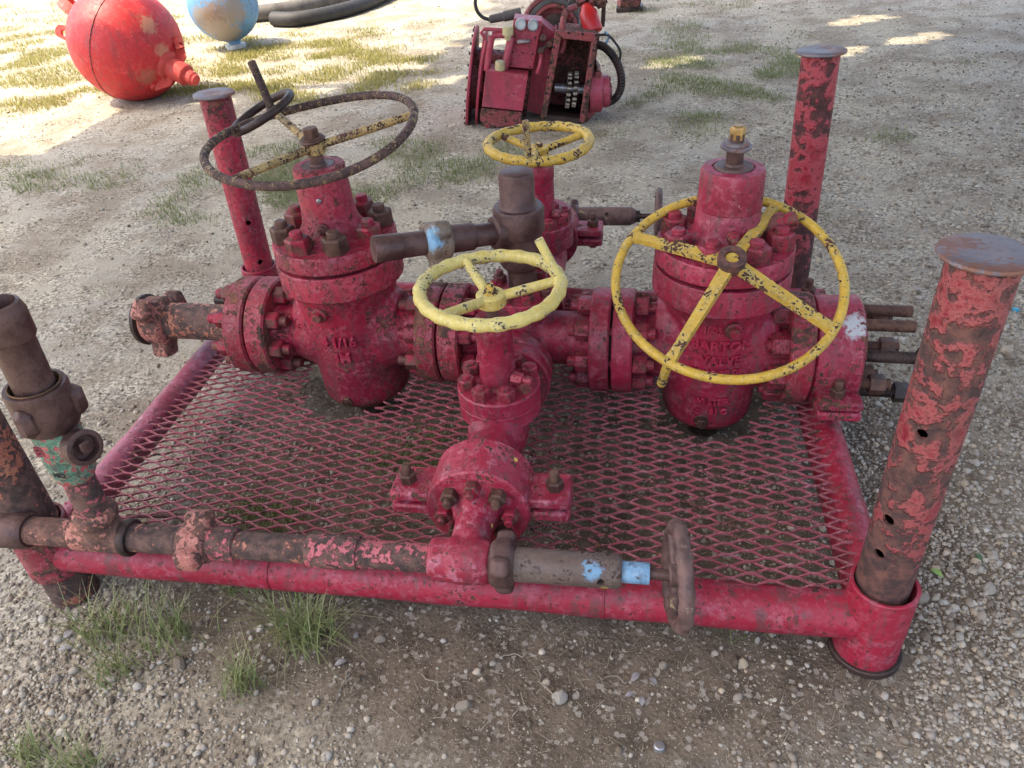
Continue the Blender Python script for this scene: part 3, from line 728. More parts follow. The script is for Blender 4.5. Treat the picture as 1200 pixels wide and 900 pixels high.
# outlets front and rear
def small_flange(y0, y1, s, mats='red'):
    f = part('flange', G().lathe((BX, y0, AZ), (0, s, 0), [(0, .05), (0, .113), (.003, .116), (.04, .116), (.044, .112), (.044, .05)], 48), mats)
    return f
for s in (-1, 1):
    y_in = CYm + s * .165
    f1 = small_flange(y_in, 0, s); f2 = small_flange(y_in + s * .049, 0, s)
    part('ring_gasket', G().lathe((BX, y_in + s * .043, AZ), (0, s, 0), [(0, .095), (.008, .095)], 36), 'gasket')
    for i in range(8):
        q = .39 + i * math.pi / 4
        obj('stud_bolt', STUD_SM, None, f1, (BX + .088 * math.cos(q), y_in + s * .0465, AZ + .088 * math.sin(q)), aim((0, 1, 0)))

# ---- big gate valves
def gate_valve(x, mat, body_mat, bolts, label, tilt, letters, right=False):
    p = ax_m(x); loc = Vector((p.x, p.y, 0)) + MO
    g = G(); br = .150 if not right else .142
    g.lathe((0, 0, 0), UZ, [(.068, .05), (.072, .085), (.082, .124), (.105, br - .006), (.25, br), (.40, br), (.46, br + .006), (.495, br + .018), (.52, br + .02)], 40)
    g.lathe((0, 0, AZ) , DX, [(-.252, .112), (-.225, .100), (-.19, .098), (-.12, .125), (.12, .125), (.19, .098), (.225, .100), (.252, .112)], 36)
    g.lathe((0, 0, AZ + .05), DX, [(-.175, .085), (-.10, .12), (.10, .12), (.175, .085)], 30)
    v = obj('gate_valve', cast(g, .0065, 7), body_mat, man, loc, (R_(tilt[0]), R_(tilt[1]), 0)); v['label'] = label
    obj('body_flange', G().lathe((0, 0, 0), UZ, [(.505, .15), (.510, .186), (.516, .191), (.586, .191), (.592, .187), (.592, .1)], 56), mat, v)
    obj('ring_gasket', G().lathe((0, 0, 0), UZ, [(.588, .170), (.604, .170)], 40), 'gasket', v)
    obj('bonnet', G().lathe((0, 0, 0), UZ, [(.601, .1), (.601, .184), (.606, .189), (.650, .188), (.656, .184), (.660, .12), (.662, .105)], 56), mat, v)
    if not right: hp = [(.655, .125), (.668, .112), (.684, .094), (.71, .083), (.74, .079), (.862, .0755), (.868, .073), (.869, .05), (.866, .048), (.866, .03)]
    else: hp = [(.655, .125), (.668, .112), (.684, .095), (.70, .088), (.752, .085), (.754, .0835), (.757, .0835), (.759, .0855), (.80, .0845), (.852, .083), (.862, .079), (.864, .056), (.860, .054), (.860, .03)]
    obj('stem_housing', G().lathe((0, 0, 0), UZ, hp, 48), mat, v)
    obj('gland', G().lathe((0, 0, 0), UZ, [(.862, .05), (.866, .049), (.869, .046), (.869, .026), (.875, .024), (.875, .018)], 36), 'brown', v)
    for i in range(8):
        q = R_(22.5 + 45 * i + (4 if right else 0))
        obj('bolt', bolts[i % len(bolts)], None, v, (.146 * math.cos(q), .146 * math.sin(q), .656), (0, 0, random.uniform(0, 1)))
    # grease fitting on the housing and test plugs on the body
    for (dx, z, l, m_) in ((.008, .705, .05, 'bolt'),):
        d = Vector((dx * 4, -1, .1)).normalized(); q = Vector((dx, -.075, z))
        obj('grease_fitting', G().cyl(q, q + d * l * .5, .017, 16, .002).hexa(q + d * l * .5, d, .026, .014).cyl(q + d * l * .5, q + d * (l + .012), .0085, 12, .002), m_, v)
    q = Vector((.012, -.0775, .788)); obj('rivet', G().lathe(q, (0, -1, 0), [(-.004, .008), (.003, .0075), (.006, .004)], 16), 'steel', v)
    q = Vector((-.03 if not right else .03, -br, .46)); d = Vector((-.15 if not right else .15, -1, 0)).normalized()
    obj('test_plug', G().cyl(q - d * .02, q + d * .022, .024, 20, .003).hexa(q + d * .022, d, .026, .016), 'bolt', v)
    q = Vector((-.02, -.122, .125)); d = Vector((-.1, -1, -.1)).normalized()
    obj('drain_plug', G().cyl(q - d * .02, q + d * .014, .022, 18, .002).hexa(q + d * .014, d, .032, .018).cyl(q + d * .03, q + d * .04, .009, 10), 'bolt_rust', v)
    for txt, sz, zz, xo in letters:
        a = xo / (br + .002); o = Vector((math.sin(a) * (br + .004), -math.cos(a) * (br + .004), zz))
        obj('cast_letters', G().text(txt, sz, .010, o, (math.cos(a), math.sin(a), 0), UZ, wrap=br), 'red_letters', v, angle=60)
    return v
LV = gate_valve(-1.455, 'red_flaky', 'red_flaky', [BOLT_BIGR, BOLT_BIG], 'flaking red gate valve with worn brown handwheel', (0, -1.0), [('4 1/16', .044, .355, .0), ('3M', .046, .30, .0)])
RV = gate_valve(-.325, 'red', 'red', [BOLT_BIGP], 'dark red gate valve without its wheel, lettered on the body', (0, 0.8), [('1003/A032', .026, .452, .01), ('BARTON', .043, .398, .01), ('VALVE', .040, .349, .01), ('SHAWNEE OK', .026, .308, .0), ('WI STEEL', .026, .205, .0), ('81 C', .026, .168, .02)], True)
obj('cast_letters', G().torus((-.035, -.138, .168), (-.25, -1, 0), .013, .0022, 24, 6).text('W', .016, .006, (-.035, -.1385, .168), (1, -.25, 0), UZ), 'red_letters', RV)

def wheel(g_rim, g_sp, c, n, R, r, hub_off, hub_r, hub_h, angs, sp_r, ripple=None, wob=0.0, a_ref=(1, 0, 0), flat=False):
    """rim torus, straight spokes up to a dished hub"""
    c = Vector(c); n = Vector(n).normalized(); x = Vector(a_ref); x = (x - n * x.dot(n)).normalized(); y = n.cross(x)
    g_rim.torus(c, n, R, r, 96, 16, wob, ripple=ripple)
    h = c + n * hub_off
    g_sp.lathe(h - n * hub_h / 2, n, [(0, hub_r * .6), (0, hub_r - .003), (.003, hub_r), (hub_h - .004, hub_r), (hub_h, hub_r - .004), (hub_h, hub_r * .4)], 28)
    ends = []
    for a in angs:
        d = x * math.cos(R_(a)) + y * math.sin(R_(a)); e = c + d * R; ends.append(e)
        if flat:
            t = (e - h).normalized(); s = t.cross(n).normalized(); w = s.cross(t).normalized()
            A = h + t * hub_r * .7; B = e
            vs = [];
            for P_, k in ((A, 1.15), (A.lerp(B, .9), .85), (B, 1.2)):
                vs += [P_ - s * sp_r * 1.5 * k - w * sp_r * .7, P_ + s * sp_r * 1.5 * k - w * sp_r * .7, P_ + s * sp_r * 1.2 * k + w * sp_r * .7, P_ - s * sp_r * 1.2 * k + w * sp_r * .7]
            g_sp.add(vs, [(3, 2, 1, 0), (8, 9, 10, 11)] + [(4 * i + j, 4 * i + (j + 1) % 4, 4 * i + 4 + (j + 1) % 4, 4 * i + 4 + j) for i in range(2) for j in range(4)])
        else: g_sp.tube([h + (e - h).normalized() * hub_r * .6, h.lerp(e, .5), e], [sp_r, sp_r * 1.05, sp_r * .95], 14)
    return h, ends
# left valve's wheel
wc = Vector((.0, -.0, .952)); wn_ = Vector((-.045, -.090, 1)).normalized()
gr_, gs_ = G(), G(); h, ends = wheel(gr_, gs_, wc, wn_, .297, .0122, -.034, .030, .036, (133, 18, 243), .0115, wob=.012)
wl_ = obj('handwheel', gr_, 'wheel_rust', LV); obj('spokes', gs_, 'wheel_spoke', LV)
rod_b = ends[0]
obj('wheel_handle', G().cyl(rod_b - Vector((0, 0, .012)), rod_b + Vector((-.028, -.005, .150)), .0125, 16, .003).lathe(rod_b - Vector((0, 0, .018)), UZ, [(0, .020), (.03, .020)], 16), 'wheel_rust', LV)
obj('stem', G().cyl((0, 0, .862), (0, 0, .955), .0205, 20), 'brown', LV)
obj('stem_nut', G().lathe((0, 0, .936), wn_, [(0, .036), (.004, .038), (.008, .034)], 28).lathe((0, 0, .943), wn_, [(0, .030), (.006, .029)], 28).hexa((0, 0, .947), UZ, .040, .026), 'bolt_rust', LV)
# right valve's bare stem
obj('stem', G().cyl((0, 0, .858), (0, 0, .915), .0225, 22).cyl((0, 0, .93), (0, 0, .95), .018, 18), 'brown', RV)
obj('washer', G().lathe((0, 0, .912), (.03, -.05, 1), [(0, .036), (.003, .040), (.008, .0405), (.011, .037)], 36).lathe((0, 0, .922), UZ, [(0, .031), (.008, .030)], 32), 'cap', RV)
obj('stem_nut', G().hexa((0, 0, .936), UZ, .034, .032).lathe((0, 0, .955), UZ, [(0, .012), (.016, .012)], 12), 'brass', RV)
pk = Vector((.12, .0, .70)); pd = Vector((.75, -.1, .35)).normalized()
obj('packing_fitting', G().cyl(pk - pd * .06, pk + pd * .02, .026, 20, .003).hexa(pk + pd * .0, pd, .05, .034).cyl(pk + pd * .03, pk + pd * .065, .02, 18, .002), 'bolt', RV)

# ---- right end: flange, clamp, long studs
f4 = part('flange', G().lathe(ax_m(-.120), DX, [(0, .08), (0, .160), (.005, .166), (.062, .166), (.068, .160), (.068, .08)], 56), 'red_worn')
u, v_, w = basis(DX)
for i in range(8):
    q = .2 + i * math.pi / 4; p = ax_m(-.12) + (u * math.cos(q) + v_ * math.sin(q)) * .122
    obj('bolt', BOLT_BIGP, None, f4, p, aim(-DX))
clx = .014; cl = obj('clamp', None or G().lathe((0, 0, 0), DX, [(-.062, .08), (-.062, .150), (-.057, .157), (.055, .162), (.062, .155), (.062, .08)], 56), 'red_clamp', man, ax_m(clx) + MO)
for s, zc in ((-1, -.075), (1, .03)):
    for j, dz in ((0, .017), (1, -.017)):
        if s < 0: c_ = Vector((.003, -.155, zc + dz))
        else: c_ = Vector((-.05, .15, zc + dz + .03))
        obj('clamp_lug', G().box(c_, (.118, .115, .027), bev=.006), 'red_clamp', cl)
obj('lug_bolt', BOLT_LUG, None, cl, (-.004, -.172, -.0445))
obj('lug_bolt', BOLT_LUG, None, cl, (-.05, .165, .0905))
long_studs = [(.35, .10, 1), (1.13, .13, 0), (1.92, .12, 0), (2.70, .18, 1), (3.49, .07, 1), (4.27, .16, 1), (5.06, .08, 1), (5.84, .14, 1)]
for q, L, nut in long_studs:
    L += .02
    p = ax_m(.074) + (u * math.cos(q) + v_ * math.sin(q)) * .118
    g = G().cyl((0, 0, -.02), (0, 0, L), .0165, 16, .003)
    for kk in range(int(L / .006)): g.lathe((0, 0, .004 + kk * .006), UZ, [(0, .0166), (.0018, .0178), (.0036, .0166)], 16, caps=False)
    if nut: g.hexa((0, 0, L - .055), UZ, .052, .042)
    obj('long_stud', g, 'dark' if L > .16 else 'bolt_rust', cl, p - ax_m(clx), aim(DX))
obj('hub_face', G().lathe(ax_m(.070) - ax_m(clx), DX, [(0, .05), (0, .145), (.012, .145), (.014, .12), (.014, .05)], 44), 'red_worn', cl)
obj('pipe_support', G().prism([(-.09, 0), (.09, 0), (.05, .10), (-.05, .10)], -.006, .006, (-.03, .815, .085), (0, 1, 0), UZ), 'red', man, MO)

# ---- small valves on the front and rear outlets
def small_valve(y, dz, label, fwd):
    g = G()
    g.lathe((0, 0, AZ), (0, 1, 0), [(-.19, .068), (-.13, .062), (-.09, .078), (.09, .078), (.13, .062), (.21, .068)], 32)
    g.lathe((0, 0, 0), UZ, [(AZ - .115, .04), (AZ - .10, .062), (AZ - .05, .074), (AZ + .02 + dz, .074), (AZ + .06 + dz, .078)], 32)
    v = obj('gate_valve', cast(g, .0055, 6), 'red', man, Vector((BX + (.016 if fwd > 0 else 0), y, 0)) + MO); v['label'] = label
    z = .362 + dz
    obj('bonnet', G().lathe((0, 0, z), UZ, [(-.018, .07), (-.018, .105), (-.015, .109), (.022, .109), (.024, .107), (.026, .107), (.028, .110), (.066, .110), (.070, .106), (.071, .05)], 48), 'red', v)
    obj('stem_housing', G().lathe((0, 0, z + .07), UZ, [(0, .056), (.006, .050), (.012, .0475), (.150, .0465), (.156, .049), (.19, .049), (.196, .045), (.196, .02)], 36), 'red', v)
    for i in range(8):
        q = R_(22.5 + 45 * i); obj('bolt', BOLT_SM, None, v, (.085 * math.cos(q), .085 * math.sin(q), z + .069), (0, 0, random.uniform(0, 1)))
    q = Vector((.045, -.03, z + .105)); d = Vector((1, -.35, 0)).normalized()
    obj('grease_fitting', G().hexa(q, d, .03, .03).cyl(q + d * .028, q + d * .055, .009, 12, .001), 'bolt_red', v)
    obj('stem', G().cyl((0, 0, z + .25), (0, 0, z + .33), .0135, 16), 'brown', v)
    return v
FV = small_valve(.425, 0, 'front red gate valve with pale yellow handwheel', -1)
RVs = small_valve(1.315, .065, 'rear red gate valve with chipped yellow handwheel', 1)
gr_, gs_ = G(), G(); h, ends = wheel(gr_, gs_, (0, 0, .712), (.0, -.01, 1), .172, .0165, -.032, .037, .034, (14, 122, 236), .0125, ripple=(22, .0013), wob=.003)
obj('handwheel', gr_, 'cream', FV); obj('spokes', gs_, 'cream', FV)
obj('stem_nut', G().lathe(h + Vector((0, 0, .014)), UZ, [(0, .020), (.006, .019)], 24).hexa(h + Vector((0, 0, .02)), UZ, .024, .015).lathe(h + Vector((0, 0, .03)), UZ, [(0, .008), (.012, .008)], 12), 'yellow', FV)
e = ends[0]; d = Vector((-.42, .05, .9)).normalized()
obj('wheel_handle', G().tube([e - d * .006, e + d * .05, e + d * .115], [.0125, .0115, .0115], 16), 'cream', FV)
gr_, gs_ = G(), G(); h, ends = wheel(gr_, gs_, (0, 0, .770), (.0, -.02, 1), .168, .0165, -.03, .034, .034, (28, 150, 266), .0120, ripple=(22, .0012), wob=.003)
obj('handwheel', gr_, 'yellow', RVs); obj('spokes', gs_, 'yellow', RVs)
obj('stem_nut', G().hexa(h + Vector((0, 0, .014)), UZ, .024, .015), 'yellow', RVs)
e = ends[2]; obj('wheel_handle', G().cyl(e - UZ * .01, e + Vector((-.004, .01, .125)), .0115, 14, .003), 'wheel_spoke', RVs)

# ---- hub clamps and tees on the branch ends
def hub_clamp(yc, s, mat, lug_bolts):
    """yc centre of the clamp, s = +1 when the tee lies beyond it at larger y"""
    c = Vector((BX, yc, AZ)); g = G()
    g.lathe((0, -.062, 0), (0, 1, 0), [(0, .085), (0, .119), (.004, .1235), (.118, .1235), (.123, .119), (.123, .085)], 56)
    cl = obj('clamp', g, mat, man, c + MO)
    obj('hub_flange', G().lathe((0, s * .045, 0), (0, s, 0), [(0, .04), (0, .108), (.012, .110), (.016, .106), (.020, .062), (.04, .054), (.055, .046), (.07, .044)], 48), mat, cl)
    for t in (-1, 1):
        for dz in (.0195, -.0195):
            obj('clamp_lug', G().box((t * .158, .0, dz), (.115, .102, .027), bev=.0055), mat, cl)
        obj('lug_bolt', lug_bolts, None, cl, (t * .178, -.004, .033))
        obj('bolt_shank', G().cyl((t * .178, -.004, -.05), (t * .178, -.004, .034), .0115, 14).hexa((t * .178, -.004, -.033), -UZ, .036, .02), 'bolt_red', cl)
    for i in range(8):
        q = .05 + i * math.pi / 4
        obj('bolt', BOLT_FACE if i % 2 else BOLT_FACER, None, cl, (.080 * math.cos(q), s * .060, .080 * math.sin(q)), aim((0, s, 0)))
    return cl
hub_clamp(.122, -1, 'red_dots', BOLT_LUG); hub_clamp(1.60, 1, 'red', BOLT_LUG)
obj('valve_support', G().box((BX, .42, .145), (.08, .10, .13), bev=.004), 'red', man, MO)
# front run
FP = Vector((0, -.086, .309)); X = Vector((1, 0, 0))
def fx(x, dz=0): return Vector((x, FP.y, FP.z + dz))
tg = G(); tg.lathe(fx(-.985), X, [(0, .046), (.012, .049), (.125, .049), (.138, .046)], 36); tg.cyl(fx(-.905), Vector((BX, .03, AZ)), .0445, 30); tg.lathe(fx(-.905), X, [(-.045, .03), (-.03, .052), (.03, .052), (.045, .03)], 30)
part('tee', cast(tg, .0045, 6), 'red_dots')
part('pipe', G().lathe(fx(-1.15), X, [(0, .0325), (.17, .0325)], 32), 'pink_pipe')
part('coupling', G().lathe(fx(-1.268), X, [(0, .034), (0, .0375), (.003, .039), (.112, .039), (.118, .037), (.118, .030)], 36), 'pink_pipe')
part('pipe', G().lathe(fx(-1.45), X, [(0, .0325), (.185, .0325)], 32), 'rust_pipe')
part('collar', G().lathe(fx(-1.505), X, [(0, .03), (0, .040), (.05, .0405), (.06, .038), (.062, .03)], 36), 'pink_pipe')
part('hammer_union', cast(lug_ring(G(), fx(-1.582), X, .0485, .082, 3, 1.0, .028, .034), .0042, 5), 'salmon_pipe')
part('pipe', G().lathe(fx(-1.715), X, [(0, .0335), (.14, .0335)], 32), 'rust_pipe')
part('collar', G().lathe(fx(-1.728), X, [(0, .03), (0, .043), (.003, .045), (.016, .045), (.02, .042), (.02, .03)], 36), 'dark')
tg = G(); tg.lathe(fx(-1.862), X, [(0, .040), (.14, .040)], 32); RX = -1.778
tg.cyl(fx(RX), fx(RX, .085), .042, 30); tg.lathe(fx(RX, .055), UZ, [(0, .044), (.012, .050), (.03, .050), (.036, .043)], 30)
part('tee', cast(tg, .0045, 5), 'salmon_pipe')
part('pipe', G().lathe(fx(-1.985), X, [(0, .034), (.13, .034)], 32), 'salmon_pipe')
part('collar', G().lathe(fx(-2.09), X, [(0, .03), (0, .042), (.004, .046), (.10, .046), (.11, .040), (.11, .03)], 36), 'brown')
# choke on the right of the front tee
g = lug_ring(G(), fx(-.850), X, .053, .058, 3, .35, .022, .03)
part('hammer_union', cast(g, .0042, 4), 'brown')
ck = part('choke', drill(G().lathe(fx(-.80), X, [(0, .033), (.0, .0375), (.225, .0375), (.232, .034), (.236, .030), (.236, .012)], 36), [(fx(-.607) + Vector((.0, -.05, .006)), fx(-.607) + Vector((0, -.018, .002)), .0085)]), 'choke')
obj('sleeve', G().lathe(fx(-.566), X, [(0, .012), (0, .0235), (.058, .0235), (.06, .0225), (.06, .010)], 30), 'blue', ck)
obj('stem', G().cyl(fx(-.51), fx(-.425), .0125, 16, .002), 'brown', ck)
gr_, gs_ = G(), G(); wheel(gr_, gs_, fx(-.448), (1, .13, -.04), .103, .0165, -.004, .024, .03, (20, 140, 260), .010, wob=.002, a_ref=(0, 1, 0), ripple=(18, .001))
obj('handwheel', gr_, 'wheel_brown', ck); obj('spokes', gs_, 'wheel_brown', ck)

# riser with plug valve and open wing union at the left
rl = Vector((.045, .0, 1)).normalized(); RB = fx(RX, .085)
def ru(z): return RB + rl * (z - RB.z)
part('nipple', G().lathe(ru(.385), rl, [(0, .0345), (.14, .0345)], 32), 'pink_pipe')
g = G().lathe(ru(.50), rl, [(0, .036), (.015, .044), (.045, .047), (.10, .049), (.16, .050)], 36)
bd = Vector((.93, -.35, .18)).normalized(); bp = ru(.60)
g.cyl(bp, bp + bd * .068, .031, 24)
uv = part('plug_valve', cast(g, .0042, 4), 'green_pink')
obj('plug_cap', G().lathe(bp + bd * .060, bd, [(0, .036), (.010, .039), (.034, .039), (.036, .035), (.036, .029), (.016, .027), (.016, .004)], 30).box(bp + bd * .092, (.014, .022, .03), Matrix((bd, bd.cross(UZ).normalized(), UZ)).transposed(), .003), 'brown', uv)
obj('raised_letters', G().text('B', .034, .006, ru(.60) + Vector((-.012, -.0475, .012)), (1, .2, 0), rl), 'bolt_red', uv)
obj('stencil_mark', G().text('MCL', .018, .001, ru(.545) + Vector((.008, -.0478, 0)), (1, -.1, 0), rl, bevel=0), 'gasket', uv)
g = G().lathe(ru(.650), rl, [(0, .045), (0, .054), (.012, .060), (.095, .062), (.103, .059), (.103, .050), (.02, .050), (.02, .03)], 40, caps=False)
for i in range(3):
    q = .55 + i * 2.094; d = (Vector((math.cos(q), math.sin(q), 0)) - rl * (rl.dot(Vector((math.cos(q), math.sin(q), 0))))).normalized(); rot = Matrix((d, rl.cross(d), rl)).transposed()
    g.box(ru(.698) + d * .060, (.036, .040, .070), rot, .013)
wg = part('wing_union', g, 'brown')
gt = G()
for kk in range(7): gt.torus(ru(.755 - kk * .010), rl, .0495, .0022, 40, 6)
obj('thread', gt, 'inside', wg)
part('pipe', G().lathe(ru(.66), rl, [(0, .040), (.215, .040)], 36), 'brown')
part('collar', G().lathe(ru(.868), rl, [(0, .038), (0, .0445), (.004, .0465), (.055, .0465), (.06, .045), (.07, .0415), (.075, .040), (.077, .034), (.06, .030), (.01, .030)], 40, caps=False), 'brown')

# rear run
RY = 1.765
def rx(x, dz=0): return Vector((x, RY, AZ + dz))
tg = G(); tg.lathe(rx(-.985), X, [(0, .046), (.14, .046)], 30); tg.cyl(rx(BX), Vector((BX, 1.62, AZ)), .0445, 28)
part('tee', cast(tg, .006, 5), 'red')
part('hammer_union', cast(lug_ring(G(), rx(-.842), X, .050, .05, 3, .9, .02, .03), .005, 4), 'brown')
ck = part('choke', drill(G().lathe(rx(-.80), X, [(0, .0345), (.02, .0375), (.215, .0375), (.222, .032), (.235, .028), (.235, .012)], 32), [(rx(-.68) + Vector((0, -.05, .03)), rx(-.68) + Vector((0, -.015, .012)), .008)]), 'brown_blue' if 0 else 'wheel_brown')
obj('sleeve', G().lathe(rx(-.568), X, [(0, .012), (0, .024), (.02, .024), (.022, .010)], 24), 'dark', ck)
obj('stem', G().cyl(rx(-.56), rx(-.455), .0115, 14, .002), 'brown', ck)
gr_, gs_ = G(), G(); wheel(gr_, gs_, rx(-.475), (1, 0, 0), .100, .0135, 0, .022, .03, (20, 140, 260), .009, a_ref=(0, 1, 0))
obj('handwheel', gr_, 'wheel_brown', ck); obj('spokes', gs_, 'wheel_brown', ck)
g = G().lathe(rx(-1.09), X, [(0, .03), (.0, .044), (.008, .050), (.016, .044), (.024, .050), (.032, .044), (.036, .041), (.075, .041), (.08, .036), (.12, .036)], 36)
part('threaded_nipple', g, 'salmon_pipe')

# top stack
TX, TY = -.892, .838
part('flange', G().lathe((TX, TY, .44), UZ, [(0, .06), (0, .108), (.004, .112), (.038, .112), (.042, .108), (.046, .05)], 44), 'red')
for i in range(8):
    q = .3 + i * math.pi / 4; part_o = obj('bolt', BOLT_FACER, None, man, Vector((TX + .086 * math.cos(q), TY + .086 * math.sin(q), .481)) + MO)
part('pipe', G().cyl((TX, TY, .47), (TX, TY, .60), .0425, 30), 'brown')
AS = Vector((TX, TY, .675)); AD = Vector((-.83, -.545, .115)).normalized()
tg = G().lathe((TX, TY, 0), UZ, [(.555, .048), (.575, .064), (.72, .066)], 36); tg.cyl(AS, AS + AD * .085, .049, 28)
part('tee', cast(tg, .005, 5), 'brown')
part('shoulder', G().lathe((TX, TY, 0), UZ, [(.655, .06), (.675, .073), (.742, .073), (.749, .069), (.751, .05)], 44), 'brown')
part('bull_plug', G().lathe((TX, TY, 0), UZ, [(.748, .058), (.754, .0545), (.760, .0500), (.838, .0500), (.848, .046), (.852, .038), (.852, .005)], 40), 'brown')
part('pipe', G().lathe(AS + AD * .08, AD, [(0, .0325), (.07, .0325)], 30), 'brown')
part('collar', G().lathe(AS + AD * .145, AD, [(0, .03), (0, .037), (.004, .039), (.085, .039)], 32), 'brown')
part('hammer_union', cast(lug_ring(G(), AS + AD * .215, AD, .055, .075, 3, .9, .024, .032), .0048, 4), paint('brown_union_blue_streak', (.17, .13, .095), (.23, .18, .13), thr=.62, scale=14, chalk=(.3, .24, .17), chalk_amt=.6, rust=(RUST_D, RUST_L), patches=(((-1.108, .640, .735), .042, (.2, .40, .58)),)))
part('pipe', G().lathe(AS + AD * .285, AD, [(0, .034), (.07, .034), (.072, .036), (.145, .037), (.148, .035), (.148, .02)], 32), 'brown')

# ============================================================ loose yellow handwheel hung round the right valve
lwn = Vector((.0, -.447, .894)).normalized(); lwc = Vector((-.318, .655, .612))
lw = thing('handwheel', 'loose chipped yellow four spoke handwheel leaning on the right valve', 'handwheel', lwc)
gr_, gs_, gh_ = G(), G(), G(); h, ends = wheel(gr_, gs_, (0, 0, 0), lwn, .291, .0125, .088, .02, .03, (62, 149, 239, 331), .0115, wob=.004, flat=True)
obj('rim', gr_, 'yellow', lw); obj('spokes', gs_, 'yellow', lw)
hb = G().lathe(h - lwn * .02, lwn, [(0, .02), (0, .030), (.006, .0345), (.036, .0365), (.041, .035), (.042, .019), (.012, .017), (.012, .001)], 32, caps=False)
obj('hub', hb, 'wheel_rust' if 0 else 'post_rusty', lw)
e = ends[2]; obj('wheel_handle', G().cyl(e, e - lwn * .115 + Vector((-.012, 0, 0)), .0125, 14, .004), 'yellow', lw)

# steel ring hanging over the brown wheel's handle
rb = Vector((-1.455, ax_m(-1.455).y, 0)) + rod_b
rg = obj('steel_ring', G().torus((0, 0, 0), (-.42, -.14, 1), .104, .0125, 64, 12), 'wheel_rust' if 0 else 'dark', None, rb + Vector((-.045, -.02, .0)))
tag(rg, 'dark steel ring looped over the handle of the brown handwheel', 'ring')
# thin rod lying on the deck
a = px(148, 604, .16); b = px(237, 604, .16)
rd = obj('steel_rod', G().cyl((0, 0, 0), b - a, .0055, 10, .001).cyl((b - a) * .55, (b - a) * 1.0, .008, 10, .001), 'brown', None, (a.x, a.y, .158)); tag(rd, 'thin rusty rod lying along the front edge of the deck', 'rod')

# ============================================================ far things in the yard
def cdir(a, b, c):  # image right, image down, towards the camera
    return (CX * a + CY * b - CZ * c).normalized()
# ---- red float
br_ = .435; bc_ = px(148, 50, br_)
fl = thing('float', 'large faded red steel ball float lying in the sun', 'float', (bc_.x, bc_.y, 0))
FC = Vector((0, 0, br_ - .012))
M['ball'] = paint('faded_red_float_paint', (.58, .026, .030), (.48, .020, .026), thr=.66, scale=5, chalk=(.68, .15, .13), chalk_amt=.5, rust=((.20, .07, .04), (.36, .16, .08)), soft=.02, rough=.5, relief=.5, dirt=.3, wear=0,
    patches=((tuple(FC + cdir(.72, -.05, .68) * br_), .075, (.52, .22, .13)), (tuple(FC + cdir(.55, .75, .35) * br_), .08, (.40, .12, .07)), (tuple(FC + cdir(.85, .3, .4) * br_), .06, (.5, .22, .13))))
g = G(); nseg = 64
g.lathe(FC, (.25, .1, 1), [(-br_ * math.cos(math.pi * i / 40), br_ * math.sin(math.pi * i / 40)) for i in range(1, 40)], nseg)
obj('shell', g, 'ball', fl, angle=60)
sn = cdir(.9, .33, .06)
obj('weld_seam', G().torus(FC, sn, br_ + .0005, .0045, 120, 6), 'mach_rust', fl)
nd = cdir(.86, .47, .12); np_ = FC + nd * (br_ - .04)
nz = obj('nozzle', G().lathe(np_, nd, [(0, .13), (.05, .115), (.06, .085), (.07, .085), (.20, .085), (.205, .078), (.21, .055), (.27, .055), (.275, .045), (.30, .043), (.30, .015)], 36, ch=.004), 'ball_plain', fl)
t_ = nd.cross(CZ).normalized()
for s in (-1, 1):
    obj('bracket', G().prism([(-.10, -.03), (.07, -.03), (.07, .02), (-.02, .11), (-.10, .05)], -.008, .008, np_ + t_ * s * .115 + nd * .05, nd, t_ * s), 'ball_plain', fl)
obj('bracket', G().prism([(-.05, 0), (.06, 0), (.05, .07), (.02, .03), (-.04, .05)], -.008, .008, FC + cdir(.97, .06, .2) * br_, cdir(.3, 1, 0), cdir(1, -.2, 0)), 'ball_plain', fl)
obj('drain_plug', G().cyl(FC + cdir(.55, .83, .10) * (br_ - .03), FC + cdir(.55, .83, .10) * (br_ + .022), .028, 18, .004), 'ball_plain', fl)
# lifting lugs on the left
ld = cdir(-.95, .0, .1); lp = FC + ld * br_
def padeye(p, out, side, L, w, th):
    """flat link plate with an oval hole"""
    g = G(); a = [(math.cos(q) * w + (L if math.cos(q) > 0 else 0), math.sin(q) * w) for q in [i * math.pi / 12 for i in range(24)]]
    b = [(math.cos(q) * w * .5 + (L * .8 if math.cos(q) > 0 else L * .25), math.sin(q) * w * .5) for q in [i * math.pi / 12 for i in range(24)]]
    out = out.normalized(); side = (side - out * side.dot(out)).normalized(); nn = out.cross(side); vs = []
    for ring in (a, b):
        for d in (-th / 2, th / 2): vs += [p + out * x + side * y + nn * d for x, y in ring]
    fs = []
    for i in range(24):
        j = (i + 1) % 24; A0, A1, B0, B1 = 0, 24, 48, 72
        fs += [(A0 + i, A0 + j, A1 + j, A1 + i), (B0 + j, B0 + i, B1 + i, B1 + j), (A1 + i, A1 + j, B1 + j, B1 + i), (A0 + j, A0 + i, B0 + i, B0 + j)]
    return g.add(vs, fs)
obj('lifting_lug', padeye(FC + cdir(-.98, -.08, .12) * (br_ - .03), cdir(-1, -.45, .1), cdir(.3, -1, .3), .10, .052, .03), 'ball_plain', fl)
q0 = FC + cdir(-.82, -.50, .25) * (br_ - .02); strap = []
for i in range(13):
    a = math.pi * i / 12; strap.append(q0 + cdir(-.8, -.62, .2) * (.15 * math.sin(a)) + cdir(-.1, .35, 1) * (.07 * math.cos(a)))
gw = G(); wv = cdir(-.45, .8, 0) * .045
